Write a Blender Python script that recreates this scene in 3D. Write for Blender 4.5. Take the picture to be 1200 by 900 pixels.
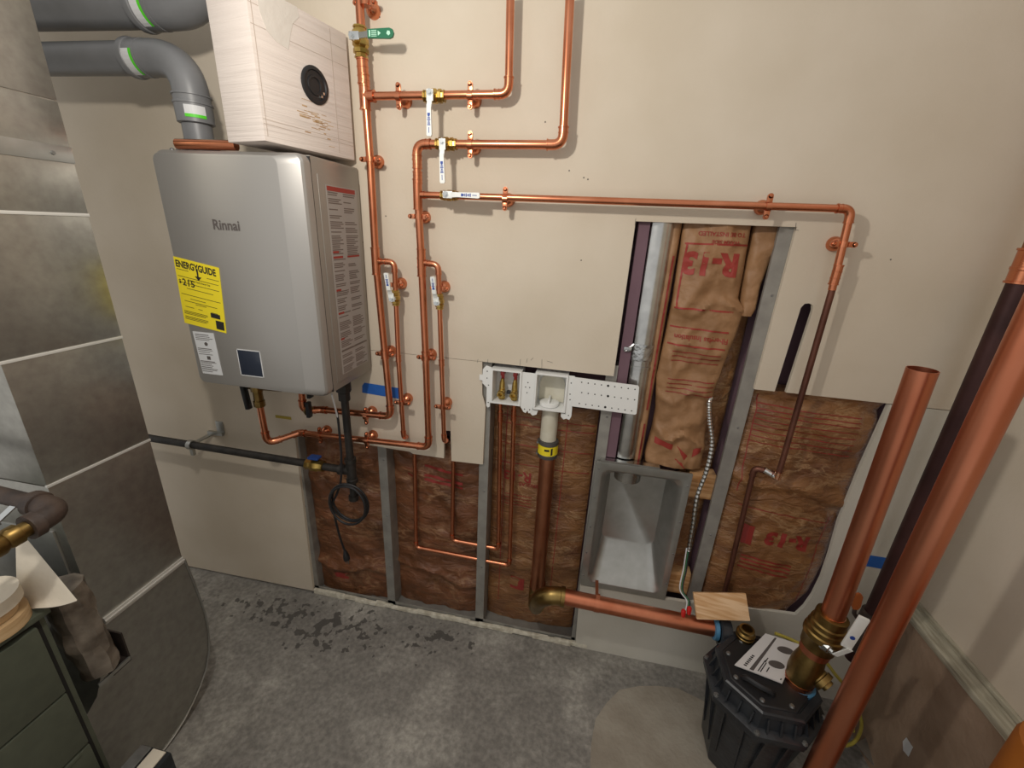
import bpy, bmesh, math, random
from mathutils import Vector as V, Matrix, noise

for o in list(bpy.data.objects): bpy.data.objects.remove(o)
S = bpy.context.scene
C = S.collection
# ------------------------------------------------------------ camera
cam_d = bpy.data.cameras.new('camera'); cam = bpy.data.objects.new('camera', cam_d); C.objects.link(cam)
cam_d.sensor_width = 36; cam_d.lens = 496.19 / 1200 * 36; cam_d.clip_start = .02
R_ = V((0.981415, 0.185634, 0.048633)); U_ = V((-0.108561, 0.328106, 0.938382)); F_ = V((-0.158238, 0.926222, -0.342160))
cam.matrix_world = Matrix(((R_.x, U_.x, -F_.x, 0), (R_.y, U_.y, -F_.y, -1.35), (R_.z, U_.z, -F_.z, 1.65), (0, 0, 0, 1)))
S.camera = cam
# ------------------------------------------------------------ light
W = bpy.data.worlds.new('world'); S.world = W; W.use_nodes = True
W.node_tree.nodes['Background'].inputs[0].default_value = (.95, .93, .90, 1)
W.node_tree.nodes['Background'].inputs[1].default_value = .62
ld = bpy.data.lights.new('bulb_light', 'POINT'); ld.energy = 23; ld.color = (1, .945, .86); ld.shadow_soft_size = .03
lo = bpy.data.objects.new('bulb_light', ld); lo.location = (-.49, -.95, 2.10); C.objects.link(lo)
S.view_settings.view_transform = 'Standard'; S.view_settings.look = 'None'
S.view_settings.exposure = .1; S.view_settings.gamma = 1; S.view_settings.use_curve_mapping = False

# ------------------------------------------------------------ materials
def hexc(h):
    v = [int(h[i:i+2], 16) / 255 for i in (0, 2, 4)]
    return tuple(c / 12.92 if c <= .04045 else ((c + .055) / 1.055) ** 2.4 for c in v) + (1,)
def mat(name, col, rough=.5, metal=0, col2=None, scale=12, detail=4, bump=0, bscale=None, lo=.35, hi=.65, stretch=None, spec=None, coat=0):
    m = bpy.data.materials.new(name); m.use_nodes = True
    nt = m.node_tree; b = nt.nodes['Principled BSDF']
    b.inputs['Roughness'].default_value = rough; b.inputs['Metallic'].default_value = metal
    if spec is not None: b.inputs['Specular IOR Level'].default_value = spec
    if coat: b.inputs['Coat Weight'].default_value = coat; b.inputs['Coat Roughness'].default_value = .25
    c1 = hexc(col); b.inputs['Base Color'].default_value = c1
    if col2 or bump:
        tc = nt.nodes.new('ShaderNodeTexCoord'); vec = tc.outputs['Object']
        if stretch:
            mp = nt.nodes.new('ShaderNodeMapping'); mp.inputs['Scale'].default_value = stretch
            nt.links.new(vec, mp.inputs[0]); vec = mp.outputs[0]
    if col2:
        n = nt.nodes.new('ShaderNodeTexNoise'); n.inputs['Scale'].default_value = scale; n.inputs['Detail'].default_value = detail
        nt.links.new(vec, n.inputs['Vector'])
        r = nt.nodes.new('ShaderNodeValToRGB'); r.color_ramp.elements[0].color = c1; r.color_ramp.elements[1].color = hexc(col2)
        r.color_ramp.elements[0].position = lo; r.color_ramp.elements[1].position = hi
        nt.links.new(n.outputs['Fac'], r.inputs[0]); nt.links.new(r.outputs[0], b.inputs['Base Color'])
    if bump:
        n2 = nt.nodes.new('ShaderNodeTexNoise'); n2.inputs['Scale'].default_value = bscale or scale * 3; n2.inputs['Detail'].default_value = 5
        nt.links.new(vec, n2.inputs['Vector'])
        bp = nt.nodes.new('ShaderNodeBump'); bp.inputs['Strength'].default_value = bump; bp.inputs['Distance'].default_value = .01
        nt.links.new(n2.outputs['Fac'], bp.inputs['Height']); nt.links.new(bp.outputs[0], b.inputs['Normal'])
    return m
def kraft(name, c1, c2, c3):
    # asphalt backed paper: brown, crinkle highlights painted into the colour as pale sideways streaks
    m = mat(name, c1, .33); nt = m.node_tree; b = nt.nodes['Principled BSDF']
    tc = nt.nodes.new('ShaderNodeTexCoord'); mp = nt.nodes.new('ShaderNodeMapping'); mp.inputs['Scale'].default_value = (1, 1, 2.2); nt.links.new(tc.outputs['Object'], mp.inputs[0])
    def nz(s, d, r=.6, dist=0):
        n = nt.nodes.new('ShaderNodeTexNoise'); n.inputs['Scale'].default_value = s; n.inputs['Detail'].default_value = d; n.inputs['Roughness'].default_value = r; n.inputs['Distortion'].default_value = dist
        nt.links.new(mp.outputs[0], n.inputs['Vector']); return n.outputs['Fac']
    def ramp(f, st):
        r = nt.nodes.new('ShaderNodeValToRGB'); e = r.color_ramp.elements
        while len(e) < len(st): e.new(.5)
        for k, (p, c) in enumerate(st): e[k].position = p; e[k].color = c
        nt.links.new(f, r.inputs[0]); return r.outputs[0]
    base = ramp(nz(5, 6), [(.32, hexc(c1)), (.62, hexc(c2))])
    W_, K_ = (1, 1, 1, 1), (0, 0, 0, 1)
    glint = ramp(nz(3.2, 8, .66, .8), [(.468, K_), (.497, W_), (.503, W_), (.532, K_)])
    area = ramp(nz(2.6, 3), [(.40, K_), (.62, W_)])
    x = nt.nodes.new('ShaderNodeMath'); x.operation = 'MULTIPLY'; nt.links.new(glint, x.inputs[0]); nt.links.new(area, x.inputs[1]); x2 = nt.nodes.new('ShaderNodeMath'); x2.operation = 'MULTIPLY'; nt.links.new(x.outputs[0], x2.inputs[0]); x2.inputs[1].default_value = .6
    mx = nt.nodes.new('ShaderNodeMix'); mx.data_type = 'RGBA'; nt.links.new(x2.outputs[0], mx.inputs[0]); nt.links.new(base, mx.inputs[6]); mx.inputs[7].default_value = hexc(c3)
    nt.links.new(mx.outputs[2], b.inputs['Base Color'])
    bp = nt.nodes.new('ShaderNodeBump'); bp.inputs['Strength'].default_value = .9; bp.inputs['Distance'].default_value = .012
    nt.links.new(nz(14, 5, .6, 1.0), bp.inputs['Height']); nt.links.new(bp.outputs[0], b.inputs['Normal']); return m
M = dict(
 drywall=mat('drywall', 'ccbfab', .85, col2='d5c9b7', scale=3, bump=.06, bscale=90),
 drywall_low=mat('drywall_low', 'c4bfb2', .85, col2='d0cbbf', scale=4, bump=.08, bscale=80),
 drywall_green=mat('drywall_green', 'cdc7a4', .85, col2='d4cdb0', scale=3, bump=.05, bscale=90),
 gypsum=mat('gypsum', 'e2dccb', .9, col2='bdb5a2', scale=40, bump=.4, bscale=80),
 copper=mat('copper', 'd98f6c', .27, 1, 'c67a57', 14, lo=.3, hi=.7),
 copper_big=mat('copper_big', 'd48c6c', .36, 1, 'ba6e50', 10, stretch=(1, 1, .25), lo=.3, hi=.7),
 copper_dull=mat('copper_dull', 'c08464', .42, 1, 'a2684c', 10, lo=.3, hi=.7),
 copper_brown=mat('copper_brown', '7d5344', .45, .8, '5f3d33', 10),
 copper_dark=mat('copper_dark', '4c3230', .5, .6, '3a2524', 8),
 solder=mat('solder', 'e0b090', .25, 1),
 brass=mat('brass', 'c8aa62', .3, 1, 'a88a48', 30),
 brass_old=mat('brass_old', '9c8350', .38, 1, '7a6238', 20),
 chrome=mat('chrome', 'd5d8d8', .22, 1),
 steel=mat('steel', '9a9a98', .45, .8, '80807e', 30),
 galv=mat('galv', 'b2b2ae', .36, .85, 'a6a6a1', 25, lo=.3, hi=.7),
 galv_duct=mat('galv_duct', 'b0aea6', .33, .85, '9c9992', 45, detail=6, lo=.25, hi=.75, bump=.02, bscale=12),
 galv_bright=mat('galv_bright', 'cfcfcc', .22, 1, 'b4b4b2', 14, bump=.05, bscale=12),
 stud=mat('stud', 'a19e97', .5, .4, '918e88', 20),
 black=mat('black_plastic', '202226', .36, col2='2c2f33', scale=20, bump=.15, bscale=60),
 blackiron=mat('black_iron', '23211f', .55, .2, '34302c', 25, bump=.2, bscale=90),
 oldiron=mat('old_iron', '3d3430', .55, .3, '54453c', 25, bump=.2, bscale=60),
 rubber=mat('rubber', '1d1d1f', .5), darkrubber=mat('dark_grey_rubber', '4c4a48', .5),
 white=mat('white_plastic', 'e9e9e6', .4), valvewhite=mat('valve_white', 'eceeea', .35),
 pvc=mat('pvc_cream', 'd9d4c3', .4, col2='cfc9b5', scale=20), pvcgrey=mat('pvc_grey', '7d7e80', .42, col2='737476', scale=10),
 heater=mat('heater_silver', 'a9a6a2', .42, .6), heater_side=mat('heater_side', '9a958e', .42, .55), heater_dark=mat('heater_dark', '3b3a38', .5),
 cardboard=mat('white_cardboard', 'ded3cb', .85, col2='d7ccc4', scale=6, bump=.35, bscale=9, stretch=(.5, .5, 14)),
 stain=mat('water_stain', '9b6f3c', .9, col2='c7ab85', scale=40),
 kraft=mat('kraft_paper', 'a27a55', .55, col2='8c6745', scale=9, bump=.6, bscale=28),
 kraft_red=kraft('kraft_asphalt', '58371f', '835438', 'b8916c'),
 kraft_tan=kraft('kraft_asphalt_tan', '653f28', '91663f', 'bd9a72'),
 redink=mat('red_ink', '98342a', .6), redink_dark=mat('red_ink_faded', '8e2f28', .5),
 ink=mat('black_ink', '232222', .6), greyink=mat('grey_ink', '5a5350', .6), brownink=mat('brown_grey_ink', '6e625c', .6), blueink=mat('blue_ink', '27489c', .5),
 label_yellow=mat('label_yellow', 'f2dd2c', .5), label_white=mat('label_white', 'd6d7d8', .5), label_side=mat('label_side', 'a09a95', .5),
 green=mat('handle_green', '1d6b4a', .45), greenbright=mat('green_label', '58d42a', .5), greenpale=mat('pale_green_print', 'b5e3cb', .5),
 bluetape=mat('blue_tape', '1f5cb0', .6, col2='2866ba', scale=20), blueplastic=mat('blue_plastic', '23417f', .4), bluering=mat('blue_ring', '4b83a8', .5),
 screen=mat('dark_screen', '2b3240', .2), purple=mat('purple_board', '775c66', .8, col2='6c525c', scale=6),
 pine=mat('pine', 'e4c097', .7, col2='c99a68', scale=7, stretch=(1, 1, 14), lo=.4, hi=.6), pine_h=mat('pine_long', 'd4a878', .7, col2='b07d4a', scale=6, stretch=(1.2, 3, 12), lo=.4, hi=.6),
 plank=mat('grey_plank', 'bdb8a4', .8, col2='98927f', scale=14, stretch=(6, 1, 8), bump=.2, bscale=60),
 conc_wall=mat('brown_concrete', '9c8570', .85, col2='836c57', scale=9, bump=.3, bscale=60, lo=.3, hi=.7),
 conc_patch=mat('new_concrete', 'a39b8d', .9, col2='948b7d', scale=10, bump=.3, bscale=70),
 orange=mat('orange_handle', 'a6592a', .5), orangebrown=mat('orange_brown', 'a86320', .55, col2='94541b', scale=8),
 paper=mat('paper', 'd9d6d4', .7), papercream=mat('paper_cream', 'd9cfbd', .7, bump=.15, bscale=40), tape_tan=mat('tape_tan', 'c9ac84', .6, col2='b8976c', scale=20, stretch=(1, 1, 8)),
 cabinet=mat('cabinet_green', '5c6153', .55, .2, '555a4d', 30), cabinet_dark=mat('cabinet_gap', '1c1c1a', .7),
 film=mat('crumpled_film', '8d8376', .3, col2='40362d', scale=11, bump=.5, bscale=25), darkbox=mat('dark_bag', '2b221d', .6),
 rednut=mat('red_wire_nut', 'c8231f', .4), wire_green=mat('wire_green', '2f6b46', .5), yellowcord=mat('yellow_cord', 'b3a548', .5), redknob=mat('red_knob', 'b23a3a', .4),
 pencil=mat('pencil', '55524c', .8), patch_pale=mat('torn_liner', 'd6cfc6', .85, bump=.2, bscale=40), stain_pale=mat('cardboard_crease', 'b9aa9d', .9), fuse=mat('yellow_stain', 'a8963a', .7), bright_edge=mat('bright_metal_edge', 'd6d4ce', .4, .3), tin=mat('foil_tape', 'c6c8c8', .25, 1, 'a9abab', 30, bump=.4, bscale=60),
)
def floor_mat():
    m = bpy.data.materials.new('old_concrete'); m.use_nodes = True; nt = m.node_tree; b = nt.nodes['Principled BSDF']
    tc = nt.nodes.new('ShaderNodeTexCoord'); P = tc.outputs['Object']
    def nz(scale, detail=5, rough=.6):
        n = nt.nodes.new('ShaderNodeTexNoise'); n.inputs['Scale'].default_value = scale; n.inputs['Detail'].default_value = detail; n.inputs['Roughness'].default_value = rough
        nt.links.new(P, n.inputs['Vector']); return n.outputs['Fac']
    def ramp(f, stops):
        r = nt.nodes.new('ShaderNodeValToRGB'); e = r.color_ramp.elements
        while len(e) < len(stops): e.new(.5)
        for k, (p, c) in enumerate(stops): e[k].position = p; e[k].color = c
        nt.links.new(f, r.inputs[0]); return r.outputs[0]
    def mix(mode, a, c, f):
        x = nt.nodes.new('ShaderNodeMix'); x.data_type = 'RGBA'; x.blend_type = mode
        if isinstance(f, float): x.inputs[0].default_value = f
        else: nt.links.new(f, x.inputs[0])
        nt.links.new(a, x.inputs[6])
        if isinstance(c, tuple): x.inputs[7].default_value = c
        else: nt.links.new(c, x.inputs[7])
        return x.outputs[2]
    base = ramp(nz(3.5, 8, .7), [(.3, hexc('7c7872')), (.5, hexc('8d8982')), (.66, hexc('aeaaa1'))])
    fine = ramp(nz(60, 4), [(.35, (.72, .72, .72, 1)), (.7, (1.15, 1.15, 1.15, 1))])
    col = mix('MULTIPLY', base, fine, 1.0)
    # damp spots near the wall: noise islands inside a fixed patch of floor
    ge = nt.nodes.new('ShaderNodeNewGeometry'); sp = nt.nodes.new('ShaderNodeSeparateXYZ'); nt.links.new(ge.outputs['Position'], sp.inputs[0])
    def mth(op, a, c=0.0, d=None):
        x = nt.nodes.new('ShaderNodeMath'); x.operation = op
        for k, v in enumerate((a, c) if d is None else (a, c, d)):
            if isinstance(v, (int, float)): x.inputs[k].default_value = v
            else: nt.links.new(v, x.inputs[k])
        return x.outputs[0]
    def disc(cx, cy, rx, ry):
        a = mth('POWER', mth('DIVIDE', mth('SUBTRACT', sp.outputs[0], cx), rx), 2); c = mth('POWER', mth('DIVIDE', mth('SUBTRACT', sp.outputs[1], cy), ry), 2)
        return mth('SUBTRACT', 1, mth('SQRT', mth('ADD', a, c)))
    near = None
    for d in ((-.93, -.13, .55, .13), (-1.2, -.13, .35, .12), (-.45, -.09, .3, .07), (-.98, -.2, .2, .1)):
        k = disc(*d); near = k if near is None else mth('MAXIMUM', near, k)
    spots = mth('ADD', mth('MULTIPLY', near, .2), nz(26, 3, .5))
    wet = ramp(spots, [(.672, (0, 0, 0, 1)), (.695, (1, 1, 1, 1))])
    col = mix('MIX', col, hexc('4a4743'), mth('MULTIPLY', wet, .85))
    nt.links.new(col, b.inputs['Base Color']); b.inputs['Roughness'].default_value = .8
    bp = nt.nodes.new('ShaderNodeBump'); bp.inputs['Strength'].default_value = .25; bp.inputs['Distance'].default_value = .01
    nt.links.new(nz(45, 6), bp.inputs['Height']); nt.links.new(bp.outputs[0], b.inputs['Normal'])
    return m
M['floor'] = floor_mat()

# ------------------------------------------------------------ helpers
ORG = {}
def link(o, parent=None):
    C.objects.link(o)
    if parent is not None: o.parent = parent
    return o
def tag(o, label, cat, group=None):
    o['label'] = label; o['category'] = cat
    if group: o['group'] = group
    return o
def thing(name, label, cat, loc, group=None):
    o = bpy.data.objects.new(name, None); o.empty_display_size = .05; link(o); o.location = loc
    ORG[o.name] = V(loc); return tag(o, label, cat, group)
class MB:
    def __init__(s): s.bm = bmesh.new()
    def face(s, vs):
        try: s.bm.faces.new(vs)
        except ValueError: pass
    def box(s, x0, x1, y0, y1, z0, z1, bev=0):
        return s.obox(V(((x0+x1)/2, (y0+y1)/2, (z0+z1)/2)), V((abs(x1-x0)/2, 0, 0)), V((0, abs(y1-y0)/2, 0)), V((0, 0, abs(z1-z0)/2)), bev)
    def obox(s, c, a, b, d, bev=0):
        c, a, b, d = V(c), V(a), V(b), V(d)
        vs = [s.bm.verts.new(c + a*i + b*j + d*k) for i in (-1, 1) for j in (-1, 1) for k in (-1, 1)]
        fs = []
        for q in ((0, 1, 3, 2), (4, 6, 7, 5), (0, 4, 5, 1), (2, 3, 7, 6), (0, 2, 6, 4), (1, 5, 7, 3)):
            fs.append(s.bm.faces.new([vs[i] for i in q]))
        if bev:
            es = list({e for f in fs for e in f.edges})
            bmesh.ops.bevel(s.bm, geom=es, offset=bev, segments=2, profile=.6, affect='EDGES', clamp_overlap=True)
        return s
    def prism(s, pts, ext):
        ext = V(ext); a = [s.bm.verts.new(V(p)) for p in pts]; b = [s.bm.verts.new(V(p) + ext) for p in pts]; n = len(a)
        s.face(a); s.face(b[::-1])
        for i in range(n): s.face([a[i], b[i], b[(i+1) % n], a[(i+1) % n]])
        return s
    def rings(s, rings, closed=False, caps=True):
        vr = [[s.bm.verts.new(p) for p in r] for r in rings]; n = len(vr[0])
        for i in range(len(vr) - (0 if closed else 1)):
            A, B = vr[i], vr[(i+1) % len(vr)]
            for j in range(n): s.face([A[j], A[(j+1) % n], B[(j+1) % n], B[j]])
        if caps and not closed: s.face(vr[0][::-1]); s.face(vr[-1])
        return s
    def tube(s, pts, r, seg=12, closed=False, caps=True):
        pts = [V(p) for p in pts]; n = len(pts); rs = r if isinstance(r, (list, tuple)) else [r] * n
        T = []
        for i in range(n):
            a = pts[(i-1) % n] if (closed or i > 0) else pts[i]; b = pts[(i+1) % n] if (closed or i < n-1) else pts[i]
            T.append((b - a).normalized())
        u = T[0].orthogonal().normalized(); R = []
        for i in range(n):
            u = (u - T[i] * u.dot(T[i])).normalized(); w = T[i].cross(u)
            R.append([pts[i] + (u * math.cos(2*math.pi*k/seg) + w * math.sin(2*math.pi*k/seg)) * rs[i] for k in range(seg)])
        return s.rings(R, closed, caps)
    def lathe(s, p, d, prof, seg=20, caps=True, ph=0):
        p = V(p); d = V(d).normalized(); u = d.orthogonal().normalized(); w = d.cross(u); R = []
        for t, r in prof:
            R.append([p + d*t + (u * math.cos(2*math.pi*(k+ph)/seg) + w * math.sin(2*math.pi*(k+ph)/seg)) * max(r, 1e-5) for k in range(seg)])
        return s.rings(R, False, caps)
    def cyl(s, a, b, r, seg=16):
        return s.tube([a, b], r, seg)
    def ball(s, c, r, seg=10, n=6):
        return s.lathe(V(c) - V((0, 0, r)), (0, 0, 1), [(r - r*math.cos(math.pi*k/n), r*math.sin(math.pi*k/n)) for k in range(n+1)], seg)
    def build(s, name, m, parent=None, ang=35, merge=0):
        if merge: bmesh.ops.remove_doubles(s.bm, verts=s.bm.verts, dist=merge)
        bmesh.ops.recalc_face_normals(s.bm, faces=s.bm.faces)
        me = bpy.data.meshes.new(name); 
        if parent is not None: org = ORG[parent.name]
        else:
            xs = [v.co for v in s.bm.verts]
            org = V([(min(c[i] for c in xs) + max(c[i] for c in xs)) / 2 for i in range(2)] + [min(c[2] for c in xs)])
        for v in s.bm.verts: v.co -= org
        s.bm.to_mesh(me); s.bm.free(); me.materials.append(M[m] if isinstance(m, str) else m)
        me.shade_smooth(); me.set_sharp_from_angle(angle=math.radians(ang))
        o = bpy.data.objects.new(name, me); link(o, parent)
        if parent is None: o.location = org
        ORG[o.name] = org.copy(); return o
def text(s, size, pos, right, up, m, parent, name='lettering', align='LEFT', project=None, squash=1, lift=0, bold=.018):
    cu = bpy.data.curves.new('t', 'FONT'); cu.body = s; cu.size = 1; cu.align_x = align; cu.resolution_u = 3; cu.offset = bold
    to = bpy.data.objects.new('t', cu); C.objects.link(to)
    dg = bpy.context.evaluated_depsgraph_get(); me = bpy.data.meshes.new_from_object(to.evaluated_get(dg))
    bpy.data.objects.remove(to); bpy.data.curves.remove(cu)
    right, up, pos = V(right).normalized(), V(up).normalized(), V(pos)
    bm = bmesh.new(); bm.from_mesh(me); bpy.data.meshes.remove(me)
    if project: 
        bmesh.ops.triangulate(bm, faces=bm.faces)
        for _ in range(2):
            es = [e for e in bm.edges if e.calc_length() > .12]
            if es: bmesh.ops.subdivide_edges(bm, edges=es, cuts=1, use_grid_fill=False)
            bmesh.ops.triangulate(bm, faces=bm.faces)
    for v in bm.verts:
        q = pos + right * v.co.x * size * squash + up * v.co.y * size
        if project: q.y = project(q.x, q.z) - lift
        v.co = q
    org = ORG[parent.name]
    for v in bm.verts: v.co -= org
    me = bpy.data.meshes.new(name); bm.to_mesh(me); bm.free(); me.materials.append(M[m])
    o = bpy.data.objects.new(name, me); link(o, parent); ORG[o.name] = org.copy(); return o
def arc(c, a, b, n=7):
    """points of the quarter-like arc from a to b tangent to the lines corner-a, corner-b"""
    c, a, b = V(c), V(a), V(b); return [a.lerp(c, t).lerp(c.lerp(b, t), t) if False else ((1-t)**2*a + 2*t*(1-t)*c*1.0 + t*t*b) for t in [i/(n-1) for i in range(n)]]

# copper runs -------------------------------------------------
def run(root, pts, r, m='copper', names=None, fit=True, R=None):
    """pipes between the points, an elbow fitting at every inner point"""
    pts = [V(p) for p in pts]; n = len(pts); R = R or 2.4 * r; cut = [0] * n
    for i in range(1, n-1):
        d1 = (pts[i] - pts[i-1]).normalized(); d2 = (pts[i+1] - pts[i]).normalized(); th = d1.angle(d2)
        c = R * math.tan(th / 2); cut[i] = min(c, .45 * (pts[i]-pts[i-1]).length, .45 * (pts[i+1]-pts[i]).length)
    for i in range(n-1):
        d = (pts[i+1] - pts[i]).normalized()
        a = pts[i] + d * cut[i]; b = pts[i+1] - d * cut[i+1]
        if (b - a).length > .002: MB().cyl(a, b, r, 14).build('pipe', m, root)
    for i in range(1, n-1):
        d1 = (pts[i] - pts[i-1]).normalized(); d2 = (pts[i+1] - pts[i]).normalized()
        a = pts[i] - d1 * cut[i]; b = pts[i] + d2 * cut[i]
        if not fit:
            MB().tube([a - d1*.0005] + arc(pts[i], a, b, 8) + [b], r, 14).build('pipe_bend', m, root); continue
        l = r * 1.3
        P = [a - d1*l, a - d1*l*.1] + arc(pts[i], a, b, 8)[1:-1] + [b + d2*l*.1, b + d2*l]
        k = MB().tube(P, r * 1.16, 14)
        k.lathe(a - d1*l, d1, [(0, r*1.02), (0, r*1.3), (.003, r*1.3), (.003, r*1.02)], 14)
        k.lathe(b + d2*l, -d2, [(0, r*1.02), (0, r*1.3), (.003, r*1.3), (.003, r*1.02)], 14)
        k.lathe(a, -d1, [(0, r*1.02), (0, r*1.24), (.002, r*1.24), (.002, r*1.02)], 14)
        k.build('elbow', m, root)
def sleeve(root, p, d, r, l, m='copper', name='coupling', beads=True):
    p = V(p); d = V(d).normalized(); q = [(-l, r*1.02), (-l, r*1.28), (-l+.003, r*1.28), (-l+.0035, r*1.16), (-l*.4, r*1.16), (-l*.38, r*1.24), (-l*.3, r*1.24), (-l*.28, r*1.16)]
    q = q + [(-t, rr) for t, rr in q[::-1]]
    return MB().lathe(p, d, q, 16).build(name, m, root)
def tee(root, p, d, b, r, m='copper', rb=None, l=.024, lb=.022):
    p, d, b = V(p), V(d).normalized(), V(b).normalized(); rb = rb or r
    k = MB().lathe(p, d, [(-l, r*1.02), (-l, r*1.3), (-l+.003, r*1.3), (-l+.0035, r*1.17), (l-.0035, r*1.17), (l-.003, r*1.3), (l, r*1.3), (l, r*1.02)], 16)
    k.lathe(p, b, [(0, rb*1.16), (lb-.0035, rb*1.16), (lb-.003, rb*1.3), (lb, rb*1.3), (lb, rb*1.02)], 16)
    return k.build('tee', m, root)
def clamp(root, p, axis, r, wall=0.0, m='copper', ears=None):
    """split ring hanger on a bell screwed to the wall"""
    p, d = V(p), V(axis).normalized(); e = V(ears).normalized() if ears else d.cross(V((0, 1, 0))).normalized()
    k = MB().lathe(p - d*.007, d, [(0, r*1.02), (0, r*1.22), (.014, r*1.22), (.014, r*1.02)], 16)
    L = r + .016
    for s in (-1, 1):
        k.obox(p + e*s*(r + .009), d*.007, e*.009, V((0, .004, 0)), .0015)
        k.lathe(p + e*s*L - V((0, .004, 0)), (0, 1, 0), [(0, .0065), (.008, .0065)], 12)
    dep = wall - p.y
    k.lathe((p.x, wall, p.z), (0, -1, 0), [(0, .0195), (.006, .0195), (.014, .0175), (.021, .0125), (.025, .0065), (max(dep - r*.9, .026), .006)], 18)
    c = k.build('pipe_clamp', m, root)
    for s in (-1, 1):
        MB().lathe(p + e*s*L - V((0, .004, 0)), (0, -1, 0), [(0, .0045), (.003, .0045), (.0045, .003), (.0045, .001)], 10).build('screw', m, c)
def ball_valve(root, p, d, ld, r, L=.075, lw=.0075, m='brass', lev='valvewhite', front=(0, -1, 0), off=.034, txt=None, green=False):
    p, d, ld, f = V(p), V(d).normalized(), V(ld).normalized(), V(front).normalized()
    k = MB(); h = r*2.9
    k.lathe(p, d, [(-h, r*1.02), (-h, r*1.45), (-h+.004, r*1.45), (-h+.004, r*1.25), (-h*.72, r*1.3), (-h*.7, r*1.65), (-h*.42, r*1.65), (-h*.36, r*1.35), (-h*.2, r*1.75), (h*.2, r*1.75), (h*.36, r*1.35), (h*.42, r*1.65), (h*.7, r*1.65), (h*.72, r*1.3), (h-.004, r*1.25), (h-.004, r*1.45), (h, r*1.45), (h, r*1.02)], 8, ph=.5)
    k.lathe(p, f, [(0, r*.9), (off-.004, r*.8)], 10)
    v = k.build('ball_valve', m, root, 25)
    s = ld.cross(f).normalized(); b = p + f*off
    n = MB(); n.lathe(b - f*.014, f, [(0, .0095), (.012, .0105), (.016, .0095), (.016, .005), (.022, .005), (.022, .001)], 6); n.build('stem_nut', 'chrome', v, 25)
    q = MB(); q.obox(b + ld*.006, ld*.014, s*lw*1.25, f*.0014, .001); q.obox(b + ld*(.036 if green else .024) + f*.003, ld*(.02 if green else .012) + f*.004, s*lw*.9, f*.0014)
    if green: q.build('lever', 'chrome', v); q = MB()
    a, e = (.050 if green else .030), L; w = lw * (1.5 if green else 1)
    prof = [(a, -w*.85), (a, w*.85), (e - w, w), (e - w*.3, w*.75), (e, 0), (e - w*.3, -w*.75), (e - w, -w)] if green else [(a, -w*.8), (a, w*.8), (e - .004, w), (e, w*.7), (e, -w*.7), (e - .004, -w)]
    q.prism([b + ld*t + s*u + f*.004 for t, u in prof], f*.006)
    q.build('lever_grip' if green else 'lever', 'green' if green else lev, v)
    c = b + f*.0103
    if green:
        q = MB(); q.obox(c + ld*(a+.006), ld*.002, s*w*.6, f*.0002)
        for j in range(-2, 3): q.obox(c + ld*(a+.018), ld*.007, s*w*.07, f*.0002) if False else q.obox(c + ld*(a+.018) + s*w*.27*j, ld*.0075, s*w*.06, f*.0002)
        q.prism([c + ld*(a+.029) - s*w*.05 + s*w*.55, c + ld*(a+.029) - s*w*.5, c + ld*(a+.037)], f*.0003)
        q.prism([c + ld*(e-.014) + s*w*.5*math.cos(t) + ld*w*.5*math.sin(t) for t in (0, 1.2, 2.4, 3.6, 4.9)], f*.0003)
        q.build('print', 'greenpale', v)
    elif txt:
        q = MB()
        q.obox(c + ld*(a + (e-a)*.3), ld*(e-a)*.04, s*w*.5, f*.0002)
        for j in range(6): q.obox(c + ld*(a + (e-a)*(.36 + .055*j)), ld*(e-a)*.018, s*w*(.35 + .12*(j % 3)), f*.0002)
        q.obox(c + ld*(a + (e-a)*.8), ld*(e-a)*.09, s*w*.12, f*.0002)
        q.build('print', 'blueink', v)
    return v
# ============================================================ THE SETTING
def struct(o): o['kind'] = 'structure'; return o
def stuff(o): o['kind'] = 'stuff'; return o
# floor
fl = struct(MB().box(-3, 1.3, -3, .12, -.08, 0).build('floor', 'floor'))
random.seed(3)
pc = []
for k in range(28):
    t = 2*math.pi*k/28; rr = .34 + .012*math.sin(3*t+1) + random.uniform(-.006, .006)
    pc.append((.50 + rr*math.cos(t), -.42 + rr*.98*math.sin(t), 0))
pt = MB().prism(pc, (0, 0, .0025)).build('concrete_patch', 'conc_patch', fl)
# back wall: an empty that carries drywall sheets, studs, tracks and backing
wb = bpy.data.objects.new('wall_back', None); link(wb); ORG['wall_back'] = V((0, 0, 0)); struct(wb)
MB().box(-3, 1.3, .105, .12, 0, 2.6).build('backing_board', 'purple', wb)
def sheet(poly, m='drywall', t=.013, name='drywall_sheet'):
    return MB().prism([(x, 0, z) for x, z in poly], (0, t, 0)).build(name, m, wb)
sheet([(-.9, 1.221), (-.36, 1.221), (.104, 1.217), (.106, 1.690), (.5315, 1.694), (.5315, 1.222), (.590, 1.222), (.597, 1.48), (.604, 1.492), (.616, 1.494), (.626, 1.489), (.630, 1.475), (.6225, 1.222), (1.15, 1.219), (1.15, 2.6), (-.9, 2.6)])
sheet([(-3, 0), (-1.126, .012), (-1.107, .842), (-.9, .842), (-.9, 2.6), (-3, 2.6)])
sheet([(-.9, .842), (-.85, .842), (-.848, .834), (-.615, .829), (-.604, .822), (-.478, .822), (-.476, .94), (-.452, .941), (-.448, .815), (-.326, .819), (-.322, 1.06), (-.335, 1.10), (-.338, 1.2195), (-.9, 1.2195)])
sheet([(.905, 1.2175), (.893, 1.0), (.889, .80), (.898, .66), (.901, .56), (.895, .48), (.883, .42), (.866, .378), (.54, .36), (.50, .345), (.086, .334), (.10, -.0), (1.15, 0), (1.15, 1.2175)], 'drywall_low')
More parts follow.
